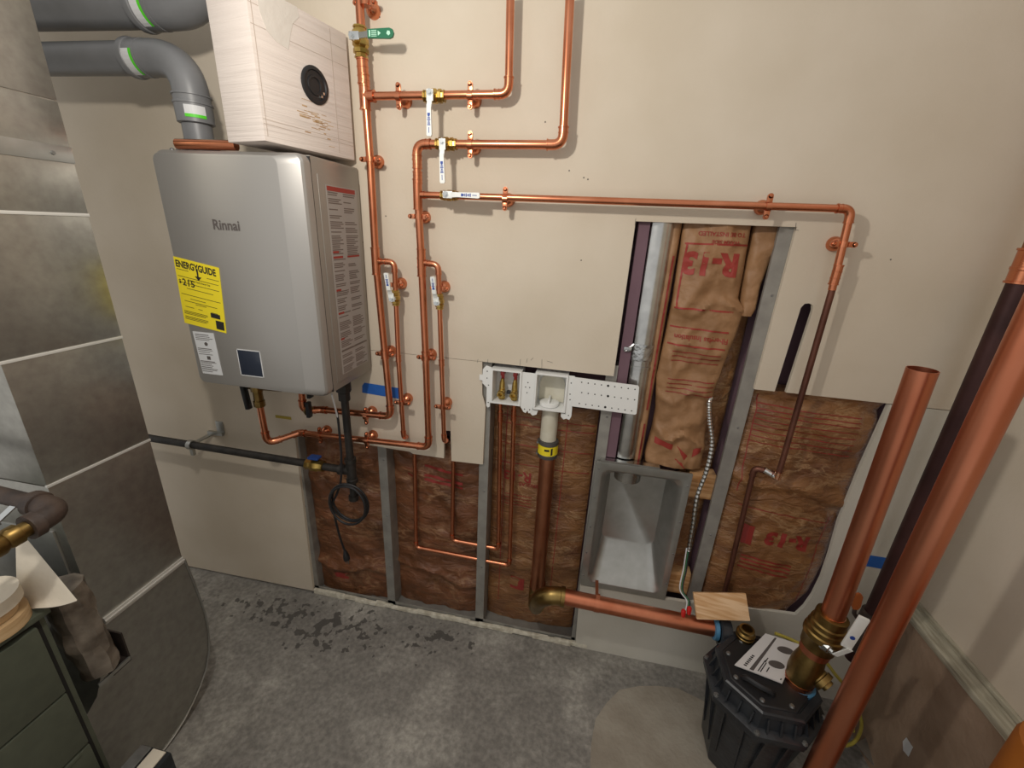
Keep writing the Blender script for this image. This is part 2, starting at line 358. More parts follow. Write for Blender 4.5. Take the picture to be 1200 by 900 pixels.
# torn gypsum along the bottom of the open bays
k = MB(); random.seed(5); x = -1.12
while x < .08:
    w = random.uniform(.03, .07); k.obox((x + w/2, .004 + random.uniform(-.003, .002), .012), (w/2 + .002, 0, 0), (0, .007, 0), (0, 0, random.uniform(.007, .013)), .002); x += w
k.build('torn_gypsum_strip', 'gypsum', wb)
# metal studs: C channels
def stud(x, z0, z1, w=.036, lip=.0):
    y0 = .0135; k = MB()
    k.prism([(x-w/2, y0, z0), (x+w/2, y0, z0), (x+w/2, y0+.085, z0), (x+w/2-.002, y0+.085, z0), (x+w/2-.002, y0+.002, z0), (x-w/2+.002, y0+.002, z0), (x-w/2+.002, y0+.012, z0), (x-w/2, y0+.012, z0)], (0, 0, z1-z0))
    s = k.build('stud', 'stud', wb)
    m = MB()
    for q in range(3): m.lathe((x + .004, y0, z0 + (z1-z0)*(.25 + .3*q)), (0, -1, 0), [(0, .004), (.0015, .003), (.0015, .0005)], 8)
    m.build('screw', 'steel', s); return s
stud(-.738, .012, .90); stud(-.325, .012, 1.25); stud(.098, .012, 1.25); stud(.515, .30, 1.72, .042)
stud(-1.118, .012, .86, .03)
k = MB(); k.prism([(-1.13, .0135, .004), (-1.13, .0135, .034), (-1.13, .0155, .034), (-1.13, .0155, .006), (-1.13, .10, .006), (-1.13, .10, .004)], (1.225, 0, 0)); k.build('bottom_track', 'stud', wb)
# joints between the sheets stay dark: thin gaps already modelled; pencil marks by the outlet box
k = MB()
for (a, b) in (((-0.185, -0, 1.233), (-0.183, -0, 1.248)), ((-0.171, -0, 1.243), (-0.163, -0, 1.253)), ((-0.207, -0, 1.219), (-0.206, -0, 1.243)), ((-0.132, -0, 1.215), (-0.134, -0, 1.25)), ((-0.356, -0, 1.215), (-0.353, -0, 1.228)), ((-0.32, -0, 1.216), (-0.318, -0, 1.231)), ((-0.117, -0, 1.246), (-0.097, -0, 1.242)), ((0.105, -0, 1.679), (0.105, -0, 1.697)), ((0.53, -0, 1.686), (0.527, -0, 1.705)), ((0.514, -0, 1.689), (0.538, -0, 1.686))):
    k.cyl(a, b, .0007, 4)
stuff(k.build('pencil_mark', 'pencil', wb))
k = MB()
for p in ((-0.655, 0, 2.184), (-0.175, 0, 1.936), (-0.097, 0, 1.816), (-0.054, 0, 1.799), (-0.042, 0, 1.795), (-0.038, 0, 1.573), (0.781, 0, 1.624), (-0.666, 0, 1.671), (-0.752, 0, 1.587)): k.lathe(p, (0, -1, 0), [(0, .0022), (.0004, .0018)], 7)
stuff(k.build('screw_mark', 'pencil', wb))
MB().box(.1165, .150, .020, .024, .91, 1.74).build('purple_board', 'purple', wb)
k = MB(); k.obox((-1.146, -0.001, 0.904), (.035, 0, 0), (0, .0006, 0), (0, 0, .006)); k.build('yellow_smear', 'fuse', wb)
# right wall
wr = struct(MB().box(1.15, 1.2, -3, .0, .56, 2.6).build('wall_right', 'drywall'))
MB().box(1.10, 1.2, -3, -.0005, 0, .555).build('concrete_stub_wall', 'conc_wall', wr)
tr = struct(MB().box(1.094, 1.1495, -3, -.0005, .5552, .5752, .003).build('trim_1', 'plank'))
MB().box(1.1375, 1.1498, -3, -.001, .5753, .588, .002).build('trim_2', 'plank'); struct(bpy.data.objects['trim_2'])

# ============================================================ INSULATION BATTS
def interp(pts, z):
    if z >= pts[0][1]: return pts[0][0]
    for (x0, z0), (x1, z1) in zip(pts, pts[1:]):
        if z0 >= z >= z1: return x0 + (x1-x0) * ((z0 - z) / max(1e-6, z0 - z1))
    return pts[-1][0]
def batt(label, L, R, y0, thick, amp, seed, m, nx=40, nz=70, bulge=.01, fr=7, folds=(), group=None, name='insulation_batt'):
    zt, zb = max(L[0][1], R[0][1]), min(L[-1][1], R[-1][1])
    def surf(x, z):
        l, r = interp(L, z), interp(R, z); u = min(1, max(0, (x - l) / (r - l)))
        e = min(1, 6*u) * min(1, 6*(1-u)); p = V((x*fr + seed, z*fr*1.3, seed*1.7))
        c = 1 - abs(noise.noise(p)) * 2; c2 = 1 - abs(noise.noise(p * 2.7 + V((7, 1, 3)))) * 2; c3 = noise.noise(p*7)
        y = y0 - bulge * (4*u*(1-u)) ** .5 - amp * (.55*c + .32*c2 + .13*c3) * (.25 + .75*e)
        for zf, sl, d, w in folds: y -= d * math.exp(-((z - zf - sl*(u-.5) - .015*math.sin(9*u + seed)) / w) ** 2)
        return y
    k = MB(); g = []
    for i in range(nz + 1):
        z = zt + (zb - zt) * i / nz; l, r = interp(L, z), interp(R, z)
        g.append([k.bm.verts.new((l + (r-l)*j/nx, surf(l + (r-l)*j/nx, z), z)) for j in range(nx + 1)])
    for i in range(nz):
        for j in range(nx): k.face([g[i][j], g[i+1][j], g[i+1][j+1], g[i][j+1]])
    rim = [g[0][j] for j in range(nx+1)] + [g[i][nx] for i in range(1, nz+1)] + [g[nz][j] for j in range(nx-1, -1, -1)] + [g[i][0] for i in range(nz-1, 0, -1)]
    bk = [k.bm.verts.new((v.co.x, y0 + thick, v.co.z)) for v in rim]
    for i in range(len(rim)): k.face([rim[i], rim[(i+1) % len(rim)], bk[(i+1) % len(rim)], bk[i]])
    k.face(bk)
    o = k.build(name, m, None, 60); tag(o, label, 'insulation', group or 'insulation batts in the open wall'); return o, surf
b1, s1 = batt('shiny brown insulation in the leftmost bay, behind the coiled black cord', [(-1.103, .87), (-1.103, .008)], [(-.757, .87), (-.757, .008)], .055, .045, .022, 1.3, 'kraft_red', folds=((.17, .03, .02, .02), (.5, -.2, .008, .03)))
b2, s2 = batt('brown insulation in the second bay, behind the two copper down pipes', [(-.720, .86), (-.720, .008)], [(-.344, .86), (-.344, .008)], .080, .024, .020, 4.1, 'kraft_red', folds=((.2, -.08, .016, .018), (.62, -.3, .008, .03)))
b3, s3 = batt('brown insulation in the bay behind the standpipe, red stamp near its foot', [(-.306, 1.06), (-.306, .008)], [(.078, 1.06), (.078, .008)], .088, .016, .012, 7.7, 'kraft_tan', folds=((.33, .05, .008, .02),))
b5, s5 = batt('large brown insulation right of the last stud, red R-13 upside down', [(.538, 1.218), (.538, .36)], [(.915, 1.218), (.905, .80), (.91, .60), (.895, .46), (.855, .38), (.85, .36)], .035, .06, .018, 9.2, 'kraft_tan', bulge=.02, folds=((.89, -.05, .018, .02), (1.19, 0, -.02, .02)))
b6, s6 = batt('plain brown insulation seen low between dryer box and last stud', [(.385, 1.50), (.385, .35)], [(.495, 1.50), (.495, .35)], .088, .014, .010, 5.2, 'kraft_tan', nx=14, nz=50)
LH = [(.248, 1.74), (.246, 1.68), (.253, 1.48), (.249, 1.335), (.243, 1.225), (.262, 1.10), (.262, 1.03), (.252, .93), (.256, .905)]
RH = [(.430, 1.74), (.428, 1.68), (.437, 1.49), (.462, 1.455), (.455, 1.38), (.446, 1.33), (.438, 1.25), (.426, 1.17), (.430, 1.06), (.438, .97), (.44, .905)]
b4, s4 = batt('crumpled kraft insulation hanging in the tall opening, upside down print', LH, RH, .040, .03, .026, 2.2, 'kraft', bulge=.012, folds=((1.46, .03, .014, .012), (1.02, -.03, .016, .014), (1.17, .04, .010, .012)))
b7, s7 = batt('torn strip of kraft paper hanging at the right of the tall opening', [(.440, 1.74), (.440, 1.55), (.448, 1.47), (.452, 1.44)], [(.512, 1.74), (.508, 1.62), (.492, 1.53), (.494, 1.46), (.486, 1.44)], .045, .02, .016, 6.6, 'kraft', nx=16, nz=40, bulge=.012)
b8, s8 = batt('narrow edge of pinkish brown insulation beside the round tin duct', [(.2135, 1.74), (.2135, .905)], [(.242, 1.74), (.242, .905)], .045, .04, .006, 8.3, 'kraft', nx=8, nz=60, bulge=.012, fr=14)
# printed matter on the paper: upside down
def band(surf, xa, xb, za, zb, h, m, par, name='printed_line'):
    n = 24; k = MB(); A = []
    for i in range(n + 1):
        x = xa + (xb-xa)*i/n; z = za + (zb-za)*i/n
        A.append((k.bm.verts.new((x, surf(x, z+h/2) - .0012, z + h/2)), k.bm.verts.new((x, surf(x, z-h/2) - .0012, z - h/2))))
    for i in range(n): k.face([A[i][0], A[i][1], A[i+1][1], A[i+1][0]])
    return k.build(name, m, par)
def vband(surf, xa, xb, za, zb, w, m, par):
    n = 40; k = MB(); A = []
    for i in range(n + 1):
        x = xa + (xb-xa)*i/n; z = za + (zb-za)*i/n
        A.append((k.bm.verts.new((x-w/2, surf(x-w/2, z) - .0012, z)), k.bm.verts.new((x+w/2, surf(x+w/2, z) - .0012, z))))
    for i in range(n): k.face([A[i][0], A[i][1], A[i+1][1], A[i+1][0]])
    return k.build('printed_line', m, par)
def utext(s, size, x, z, surf, m, par, up=(0, 0, -1), right=(-1, 0, 0), squash=1, lift=.0016, bold=.02): return text(s, size, (x, 0, z), right, up, m, par, project=surf, squash=squash, lift=lift, bold=bold)
utext('R-13', .085, .412, 1.612, s4, 'redink', b4, squash=.95, bold=.05)
utext('Fiberglas Insulation', .022, .432, 1.365, s4, 'redink', b4, squash=.95, right=(-1, 0, .03))
for z, za in ((1.637, 1.640), (1.452, 1.448), (1.392, 1.386), (1.338, 1.332)): band(s4, .256, .428, z, za, .005, 'redink', b4)
vband(s4, .262, .262, 1.64, 1.45, .005, 'redink', b4)
utext('TO BE INSTALLED', .016, .415, 1.672, s4, 'redink', b4); utext('WARM SIDE', .014, .40, 1.650, s4, 'redink', b4)
for z in (1.315, 1.30, 1.285, 1.225, 1.21, 1.195, 1.18): band(s4, .275, .42, z, z - .004, .003, 'redink_dark', b4)
band(s4, .27, .33, 1.00, .985, .022, 'redink', b4, 'red_print'); band(s4, .345, .385, .965, .93, .05, 'redink', b4, 'red_print'); band(s4, .40, .425, .965, .985, .03, 'redink', b4, 'red_print')
utext('R-13', .075, .835, .705, s5, 'redink_dark', b5, squash=1, right=(-1, 0, .05), up=(-.05, 0, -1), bold=.05)
band(s5, .615, .65, .69, .685, .075, 'redink_dark', b5, 'red_print')
for z in (.60, .585, .57, .55): band(s5, .63, .80, z, z-.02, .006, 'redink_dark', b5)
for z in (1.17, 1.155, 1.14, 1.12, 1.10, 1.08, 1.06, 1.04): band(s5, .56, .86, z, z-.012, .003, 'redink_dark', b5)
vband(s5, .56, .565, 1.2, .85, .003, 'redink_dark', b5); vband(s5, .865, .86, .8, .42, .003, 'redink_dark', b5); band(s5, .58, .87, .80, .775, .003, 'redink_dark', b5)
band(s3, -.205, -.145, .215, .21, .062, 'redink_dark', b3, 'red_print')
utext('R-13', .06, -.145, .765, s3, 'redink_dark', b3); utext('FIBERGLAS', .022, -.09, .72, s3, 'redink_dark', b3)
for z in (1.0, .97, .885, .80): band(s3, -.29, .07, z, z - .006, .003, 'redink_dark', b3)
for x in (-.03, -.255): vband(s3, x, x, 1.15, .1, .003, 'redink_dark', b3)
for z in (.66, .645, .63, .615): band(s3, -.25, -.14, z, z-.003, .003, 'redink_dark', b3)
band(s2, -.66, -.62, .70, .69, .05, 'redink_dark', b2, 'red_print'); band(s1, -1.02, -.96, .11, .10, .03, 'redink_dark', b1, 'red_print')
for z in (.74, .70, .68): band(s2, -.58, -.42, z, z-.02, .012, 'redink_dark', b2, 'red_print')
for z in (.95, .9, 1.1, 1.2, 1.3, 1.4, 1.5): vband(s8, .231, .231, z+.1, z, .006, 'redink_dark', b8)

# ============================================================ COPPER RUN A (left)
y = -.05
A = thing('copper_water_line', 'left copper water line with the green handled valve, right beside the heater', 'pipework', (-.62, 0, 1.9), 'copper water lines on the wall')
r = .0115
run(A, [(-0.686, -0.05, 2.217), (-0.686, -0.05, 2.03)], r)
run(A, [(-0.686, -0.05, 2.02), (-0.682, -0.05, 1.817), (-0.683, -0.05, 1.534)], r, fit=False)
run(A, [(-0.683, -0.05, 1.534), (-0.67, -0.05, 1.227), (-0.66, -0.05, 0.994), (-0.94, -0.05, 0.985), (-0.988, -0.085, 0.99), (-.982, -.085, 1.09)], r)
sleeve(A, (-0.688, -0.05, 2.042), (0, 0, 1), r*1.15, .03)
tee(A, (-0.687, -0.05, 1.984), (0, 0, 1), (1, 0, 0), r*1.1, l=.034, lb=.03)
sleeve(A, (-0.686, -0.05, 2.014), (0, 0, 1), r*1.1, .022)
tee(A, (-0.683, -0.05, 1.534), (0, 0, 1), (1, 0, 0), r, rb=.008, l=.042, lb=.02)
ball_valve(A, (-0.69, -0.05, 2.109), (0, 0, 1), (1, 0, .0), .0125, L=.122, green=True, off=.045)
run(A, [(-0.687, -0.05, 1.984), (-0.272, -0.05, 1.989), (-0.277, -0.05, 2.204)], .0105)
ball_valve(A, (-0.48, -0.05, 1.984), (1, 0, 0), (.0, 0, -1), .0105, L=.105, txt='a', off=.036)
clamp(A, (-0.67, -0.05, 2.196), (0, 0, 1), r); clamp(A, (-0.681, -0.05, 1.824), (0, 0, 1), r); clamp(A, (-0.67, -0.05, 1.227), (0, 0, 1), r)
clamp(A, (-0.585, -0.05, 1.984), (1, 0, 0), .0105); clamp(A, (-0.378, -0.05, 1.986), (1, 0, 0), .0105); clamp(A, (-0.758, -0.05, 0.983), (1, 0, 0), r)
run(A, [(-0.683, -0.05, 1.534), (-0.62, -0.05, 1.536), (-0.621, -0.05, 1.217), (-0.614, -0.05, 0.918), (-0.631, 0.03, 0.876)], .008, R=.021)
ball_valve(A, (-0.621, -0.05, 1.423), (-.02, 0, 1), (-.03, -.2, 1), .0085, L=.085, txt='b', off=.03)
clamp(A, (-0.621, -0.05, 1.464), (0, 0, 1), .008); clamp(A, (-0.614, -0.05, 1.053), (0, 0, 1), .008)
k = MB(); k.lathe((-.982, -.085, 1.065), (0, 0, 1), [(0, .013), (0, .02), (.02, .02), (.022, .016), (.05, .016), (.05, .021), (.082, .021)], 8); k.cyl((-1.0, -.085, 1.10), (-.955, -.085, 1.10), .012)
e_ = V((-0.972, -0.078, 0.991)); k.lathe(e_, (-.55, .4, .1), [(-.012, .013), (-.012, .019), (.006, .019), (.008, .016), (.02, .016)], 8)
u_ = k.build('shutoff_valve', 'brass_old', A); MB().obox(e_ + V((.012, -.012, .008)), (.007, 0, 0), (0, .010, 0), (0, 0, .030), .003).build('valve_handle', 'black', u_); MB().box(-.957, -.945, -.098, -.072, 1.045, 1.115, .003).build('valve_handle', 'black', u_)
# ============================================================ COPPER RUN B (middle, with the long pipe to the right)
B = thing('copper_water_line', 'middle copper water line with the long pipe running right across the wall', 'pipework', (-.45, 0, 1.8), 'copper water lines on the wall')
run(B, [(-0.128, -0.05, 2.2), (-0.117, -0.05, 1.872), (-0.535, -0.05, 1.867), (-0.536, -0.05, 1.734)], r)
run(B, [(-0.536, -0.05, 1.734), (-0.529, -0.05, 1.539), (-0.522, -0.05, 1.236), (-0.518, -0.05, 0.89), (-1.043, -0.05, 0.875), (-1.131, -0.12, 0.85), (-1.135, -0.12, 1.023)], r)
sleeve(B, (-0.535, -0.05, 1.821), (0, 0, 1), r, .018); sleeve(B, (-0.535, -0.05, 1.78), (0, 0, 1), r, .016)
tee(B, (-0.536, -0.05, 1.734), (0, 0, 1), (1, 0, 0), r, rb=.0085, l=.042, lb=.022)
tee(B, (-0.529, -0.05, 1.539), (0, 0, 1), (1, 0, 0), r, rb=.008, l=.042, lb=.02)
ball_valve(B, (-0.446, -0.05, 1.868), (1, 0, 0), (.03, 0, -1), .0105, L=.105, txt='c', off=.036)
run(B, [(-0.536, -0.05, 1.734), (0.627, -0.05, 1.741), (0.638, -0.05, 1.539)], .0095)
run(B, [(0.638, -0.05, 1.575), (0.645, -0.05, 0.953)], .0085, 'copper_brown')
sleeve(B, (0.637, -0.05, 1.579), (.0, 0, 1), .0098, .026)
ball_valve(B, (-0.437, -0.05, 1.735), (1, 0, 0), (1, 0, 0), .009, L=.103, txt='d', off=.036)
clamp(B, (-0.376, -0.05, 1.868), (1, 0, 0), r); clamp(B, (-0.27, -0.05, 1.732), (1, 0, 0), .0095); clamp(B, (0.431, -0.05, 1.739), (1, 0, 0), .0095); clamp(B, (0.633, -0.05, 1.656), (0, 0, 1), .0095)
clamp(B, (-0.534, -0.05, 1.673), (0, 0, 1), r); clamp(B, (-0.52, -0.05, 1.23), (0, 0, 1), r); clamp(B, (-0.956, -0.05, 0.876), (1, 0, 0), r); clamp(B, (-0.762, -0.05, 0.882), (1, 0, 0), r)
run(B, [(-0.529, -0.05, 1.539), (-0.474, -0.05, 1.537), (-0.466, -0.05, 1.218), (-0.459, -0.05, 0.926), (-0.468, 0.03, 0.884)], .008, R=.021)
ball_valve(B, (-0.471, -0.05, 1.423), (-.02, 0, 1), (-.01, -.25, 1), .0085, L=.085, txt='e', off=.03)
clamp(B, (-0.471, -0.05, 1.464), (0, 0, 1), .008); clamp(B, (-0.464, -0.05, 1.056), (0, 0, 1), .008)
# lower end of the long branch: joins a brown pipe that drops through the right hand bay
run(B, [(0.643, -0.05, 0.959), (0.623, -0.035, 0.963), (0.584, -0.02, 0.963), (0.607, -0.01, 0.409)], .0085, 'copper_brown')
sleeve(B, (0.626, -0.04, 0.961), (1, -.35, -.4), .0088, .02, 'chrome'); sleeve(B, (0.644, -0.05, 0.963), (0, 0, 1), .0088, .012, 'solder')
k = MB(); q = V((-1.135, -0.12, 1.023)); k.lathe(q - V((0, 0, .02)), (0, 0, 1), [(0, .013), (0, .019), (.022, .019), (.024, .016), (.06, .016), (.06, .021), (.105, .021)], 8); k.cyl(q + V((-.03, 0, .055)), q + V((.1, .0, .06)), .012)
u_ = k.build('shutoff_valve', 'brass_old', B); MB().obox(q + V((-.040, -.012, .015)), (.008, 0, .001), (0, .010, 0), (.004, 0, -.046), .003).build('valve_handle', 'black', u_)
# ============================================================ TWO SMALL LINES FEEDING THE LAUNDRY BOX
r = .008; y = .04
D1 = thing('copper_supply_pipe', 'outer thin copper pipe looping low through the stud to the laundry box', 'pipework', (-.33, .04, .3), 'thin copper pipes in the bays')
run(D1, [(-0.61, 0.03, 0.819), (-0.617, 0.03, 0.349), (-0.207, 0.03, 0.341), (-0.223, 0.03, 1.01), (-0.225, 0.03, 1.077)], r)
sleeve(D1, (-0.224, 0.03, 1.02), (0, 0, 1), r, .02)
D2 = thing('copper_supply_pipe', 'inner thin copper pipe looping above its twin to the laundry box', 'pipework', (-.33, .04, .4), 'thin copper pipes in the bays')
run(D2, [(-0.45, 0.03, 0.817), (-0.455, 0.03, 0.419), (-0.257, 0.03, 0.416), (-0.273, 0.03, 1.003), (-0.276, 0.03, 1.07)], r)
sleeve(D2, (-0.274, 0.03, 1.013), (0, 0, 1), r, .02)
# ============================================================ LAUNDRY OUTLET BOX
T = thing('laundry_outlet_box', 'white plastic laundry outlet box with two valves, drain cup and perforated wing', 'outlet box', (-.15, 0, 1.07))
def frame(x0, x1, z0, z1, name, depth=.075, t=.006):
    k = MB()
    for q in ((x0-t, x0, z0-t, z1+t), (x1, x1+t, z0-t, z1+t), (x0, x1, z1, z1+t), (x0, x1, z0-t, z0)): k.box(q[0], q[1], -.012, depth, q[2], q[3])
    k.box(x0-t, x1+t, depth-.004, depth, z0-t, z1+t); return k.build(name, 'white', T, 20)
f1 = frame(-.297, -.203, 1.083, 1.197, 'supply_box', .066)
f2 = frame(-.145, -.047, 1.078, 1.199, 'drain_box', .066)
def plate(pts, holes): 
    MB().prism([(x, -.006, z) for x, z in pts], (0, .003, 0)).build('mounting_flange', 'white', T, 20)
plate([(-.334, 1.195), (-.334, 1.175), (-.345, 1.175), (-.345, 1.155), (-.334, 1.155), (-.334, 1.145), (-.318, 1.130), (-.318, 1.062), (-.312, 1.055), (-.305, 1.060), (-.303, 1.205), (-.322, 1.21)], 0)
plate([(-.197, 1.20), (-.152, 1.20), (-.152, 1.075), (-.158, 1.055), (-.166, 1.052), (-.170, 1.062), (-.176, 1.052), (-.184, 1.055), (-.197, 1.075)], 0)
plate([(-.041, 1.205), (-.02, 1.205), (-.018, 1.06), (-.024, 1.046), (-.032, 1.048), (-.041, 1.075)], 0)
k = MB(); k.prism([(x, -.010, z) for x, z in ((-.026, 1.203), (.183, 1.197), (.188, 1.192), (.193, 1.100), (.189, 1.095), (-.022, 1.099))], (0, .003, 0)); pw = k.build('perforated_wing', 'white', T, 20)
k = MB()
for row, z in enumerate((1.188, 1.152, 1.112)):
    for j in range(9):
        x = .004 + j*.0215 + (0 if row != 1 else .004); big = j == 4
        k.lathe((x, -.0099, z - j*.0006), (0, -1, 0), [(0, .0042 if big else .0023), (.0004, .0042 if big else .0023)], 8)
stuff(k.build('hole', 'cabinet_dark', pw))
k = MB()
for x, z in ((-.318, 1.19), (-.318, 1.165), (-.312, 1.14), (-.311, 1.075), (-.175, 1.165), (-.182, 1.148), (-.168, 1.148), (-.176, 1.128), (-.163, 1.066), (-.181, 1.066), (-.03, 1.18), (-.03, 1.14), (-.028, 1.12), (-.028, 1.062)): k.lathe((x, -.0059, z), (0, -1, 0), [(0, .0022), (.0004, .0022)], 8)
stuff(k.build('hole', 'cabinet_dark', T))
for x in (-.270, -.225):
    k = MB(); k.lathe((x, .028, 1.083), (0, 0, 1), [(0, .012), (.012, .012), (.013, .009), (.03, .009), (.032, .011), (.06, .009), (.075, .005)], 10); k.lathe((x, .03, 1.108), (0, -1, 0), [(0, .013), (.018, .013), (.02, .011), (.034, .0115), (.034, .007), (.02, .007)], 14)
    v = k.build('hose_valve', 'brass', T)
    k = MB(); k.box(x-.007, x+.007, .02, .05, 1.17, 1.192, .003); k.cyl((x, .035, 1.15), (x, .035, 1.175), .006, 8); k.build('arrestor_cap', 'redknob', v)
k = MB(); k.box(-.255, -.24, .03, .045, 1.10, 1.112, .003); k.build('divider_clip', 'black', T)
k = MB(); P_ = []
for i in range(13):
    t = math.pi*i/12; P_.append((-.096 + .044*math.cos(t), .068, 1.145 + .042*math.sin(t)))
k.prism([V(p) - V((0, .011, 0)) for p in [(-.052, .068, 1.082)] + P_ + [(-.140, .068, 1.082)]], (0, .003, 0)); k.build('drain_back', 'pvc', T)
k = MB(); k.lathe((-.1, .03, 1.080), (0, 0, 1), [(0, .034), (.010, .034), (.012, .030), (.013, .010)], 24); k.box(-.103, -.097, .005, .055, 1.09, 1.106, .002); k.build('drain_knockout', 'white', T)
for x in (-.148, -.04):
    MB().prism([(x-.014, -.004, 1.066), (x+.014, -.004, 1.066), (x+.010, -.004, 1.050), (x-.004, -.004, 1.044), (x-.014, -.004, 1.054)], (0, .02, 0)).build('lower_tab', 'white', T, 20)
# ============================================================ STANDPIPE AND DRAIN LINE
T = thing('drain_line', 'large copper drain line dropping from the laundry box and running right to the black basin', 'drain pipe', (-.09, .03, .2))
MB().lathe((-.094, .045, 1.074), (0, 0, -1), [(0, .033), (.018, .033), (.02, .030), (.16, .030)], 24).build('standpipe', 'pvc', T)
k = MB(); k.lathe((-.091, .038, .938), (0, 0, -1), [(0, .030), (0, .036), (.012, .0375), (.014, .036), (.05, .036), (.052, .0375), (.066, .036), (.066, .029)], 24)
cp = k.build('rubber_coupling', 'darkrubber', T)
k = MB(); k.lathe((-.091, .038, .924), (0, 0, -1), [(0, .0362), (0, .0366), (.036, .0366), (.036, .0362)], 24, caps=False); k.build('yellow_band', 'label_yellow', cp)
k = MB()
for j, (w, a) in enumerate(((.5, -1.85), (.2, -1.2))):
    n = 6
    for i in range(n):
        t0 = a + w*i/n; t1 = a + w*(i+1)/n
        for z0, z1 in (((.915, .907),) if j == 0 else ((.920, .892),)):
            k.face([k.bm.verts.new((-.091 + .0368*math.cos(t), .038 + .0368*math.sin(t), z)) for t, z in ((t0, z0), (t1, z0), (t1, z1), (t0, z1))])
k.build('print', 'ink', cp)
k = MB()
for s in (.93, .885): k.cyl((-.129, .02, s), (-.129, .05, s), .004, 8)
k.build('clamp_screw', 'steel', cp)
MB().cyl((-.090, .036, .89), (-.085, .038, .245), .0285, 24).build('pipe', 'copper_dull', T)
MB().lathe((-.0855, .05, .262), (0, 0, -1), [(0, .029), (0, .032), (.014, .032), (.014, .029)], 24).build('pipe_collar', 'copper', T)
k = MB(); k.tube([(-.085, .05, .255), (-.085, .05, .235)] + arc((-.085, .05, .185), (-.085, .05, .225), (-.080, .008, .19), 8) + [(-.078, -.01, .195)], .034, 20)
k.tube([(-.078, -.012, .196)] + arc((-.065, -.105, .27), (-.075, -.03, .21), (-.015, -.11, .325), 8), .033, 20) if False else None
k.build('brass_elbow', 'brass_old', T)
k = MB(); k.tube([(-.079, .0, .193)] + arc((-.075, -.135, .385), (-.079, -.02, .20), (.0, -.110, .372), 10) + [(.03, -.110, .3725)], [.029] * 2 + [.033]*9 + [.034], 20)
k.lathe((.03, -.110, .3725), (-1, 0, 0), [(0, .03), (0, .0365), (.014, .0365), (.016, .033)], 20)
k.build('street_elbow', 'brass_old', T)
MB().cyl((.015, -.110, .374), (.565, -.110, .358), .0285, 24).build('pipe', 'copper_big', T)
k = MB(); k.lathe((.148, -.110, .3705), (1, 0, -.03), [(-.009, .029), (-.009, .0305), (.009, .0305), (.009, .029)], 20, caps=False); k.obox((.148, -.114, .405), (.007, 0, 0), (0, .004, 0), (0, .003, .010)); k.obox((.148, -.055, .372), (.006, 0, 0), (0, .055, 0), (0, 0, .0015)); k.build('pipe_strap', 'copper_big', T)
# ============================================================ DRYER VENT BOX
T = thing('dryer_vent_box', 'recessed galvanized dryer vent box with rounded opening and round collar', 'vent box', (.24, 0, .34))
k = MB()
def rrect(x0, x1, z0, z1, r, y, n=5):
    P = []
    for cx, cz, a in ((x1-r, z1-r, 0), (x0+r, z1-r, 90), (x0+r, z0+r, 180), (x1-r, z0+r, 270)):
        for i in range(n): t = math.radians(a + 90*i/(n-1)); P.append((cx + r*math.cos(t), y, cz + r*math.sin(t)))
    return P
k.rings([rrect(.086, .410, .340, .900, .004, .002), rrect(.086, .410, .340, .900, .004, -.003), rrect(.108, .390, .362, .872, .02, -.0035), rrect(.111, .387, .365, .869, .03, -.001), rrect(.122, .376, .376, .858, .035, .010)], False, False)
k.rings([rrect(.122, .376, .376, .858, .035, .010), rrect(.150, .352, .50, .845, .03, .098)], False, False)
k.face([k.bm.verts.new(p) for p in rrect(.150, .352, .50, .845, .03, .098)])
bx = k.build('vent_housing', 'galv', T, 40, merge=.0001)
k = MB()
for x, z in ((.098, .87), (.096, .75), (.095, .62), (.094, .50), (.093, .39), (.401, .85), (.402, .70), (.403, .56), (.403, .42)): k.lathe((x, -.003, z), (0, -1, 0), [(0, .004), (.002, .003), (.002, .0005)], 8)
stuff(k.build('screw', 'steel', T))
MB().lathe((.205, .052, .905), (0, 0, -1), [(0, .048), (.0, .050), (.085, .047), (.085, .045)], 26).build('vent_collar', 'galv_bright', T)
MB().box(.10, .30, -.004, .02, .900, .908).build('top_flange', 'galv_bright', T)
T = thing('round_duct', 'shiny round tin duct with taped joint, rising from the dryer vent box', 'duct', (.185, .06, .91))
MB().lathe((.183, .0665, .912), (0, 0, 1), [(0, .0495), (.33, .0495), (.331, .0515), (.34, .0515), (.341, .0495), (.86, .0495)], 32).build('duct_pipe', 'galv_bright', T)
k = MB(); k.lathe((.183, .0665, 1.27), (0, 0, 1), [(0, .0500), (0, .0508), (.008, .0515), (.02, .0507), (.035, .0516), (.055, .0508), (.055, .0500)], 32); k.build('tape_wrap', 'tin', T)
k = MB(); k.box(.125, .150, .012, .03, 1.30, 1.315, .003); k.cyl((.13, .015, 1.30), (.155, .02, 1.325), .004, 6); k.build('strap_buckle', 'tin', T)
# wooden blocks between the studs
def timber(name, label, c, a, b, d, m='pine', cat='wood block'):
    o = MB().obox(c, a, b, d, .0015).build(name, m, None); return tag(o, label, cat, 'pine wood blocks')
timber('wood_block', 'pine block across the bay at the right of the vent box top', (.452, .053, .838), (.044, 0, 0), (0, .022, 0), (0, 0, .050), 'pine_h')
timber('wood_block', 'pine block low in the bay, right of the vent box foot', (.452, .055, .40), (.043, 0, 0), (0, .022, 0), (0, 0, .05), 'pine_h')
c = (V((.489, -.135, .398)) + V((.655, -.135, .434)) + V((.475, -.085, .461)) + V((.639, -.085, .505))) / 4
timber('wood_block', 'loose pine offcut leaning on the copper drain pipe beside the basin', (c.x, c.y + .009, c.z + .004), (.083, 0, .018), (0, .006, -.004), (-.007, .025, .034), 'pine')
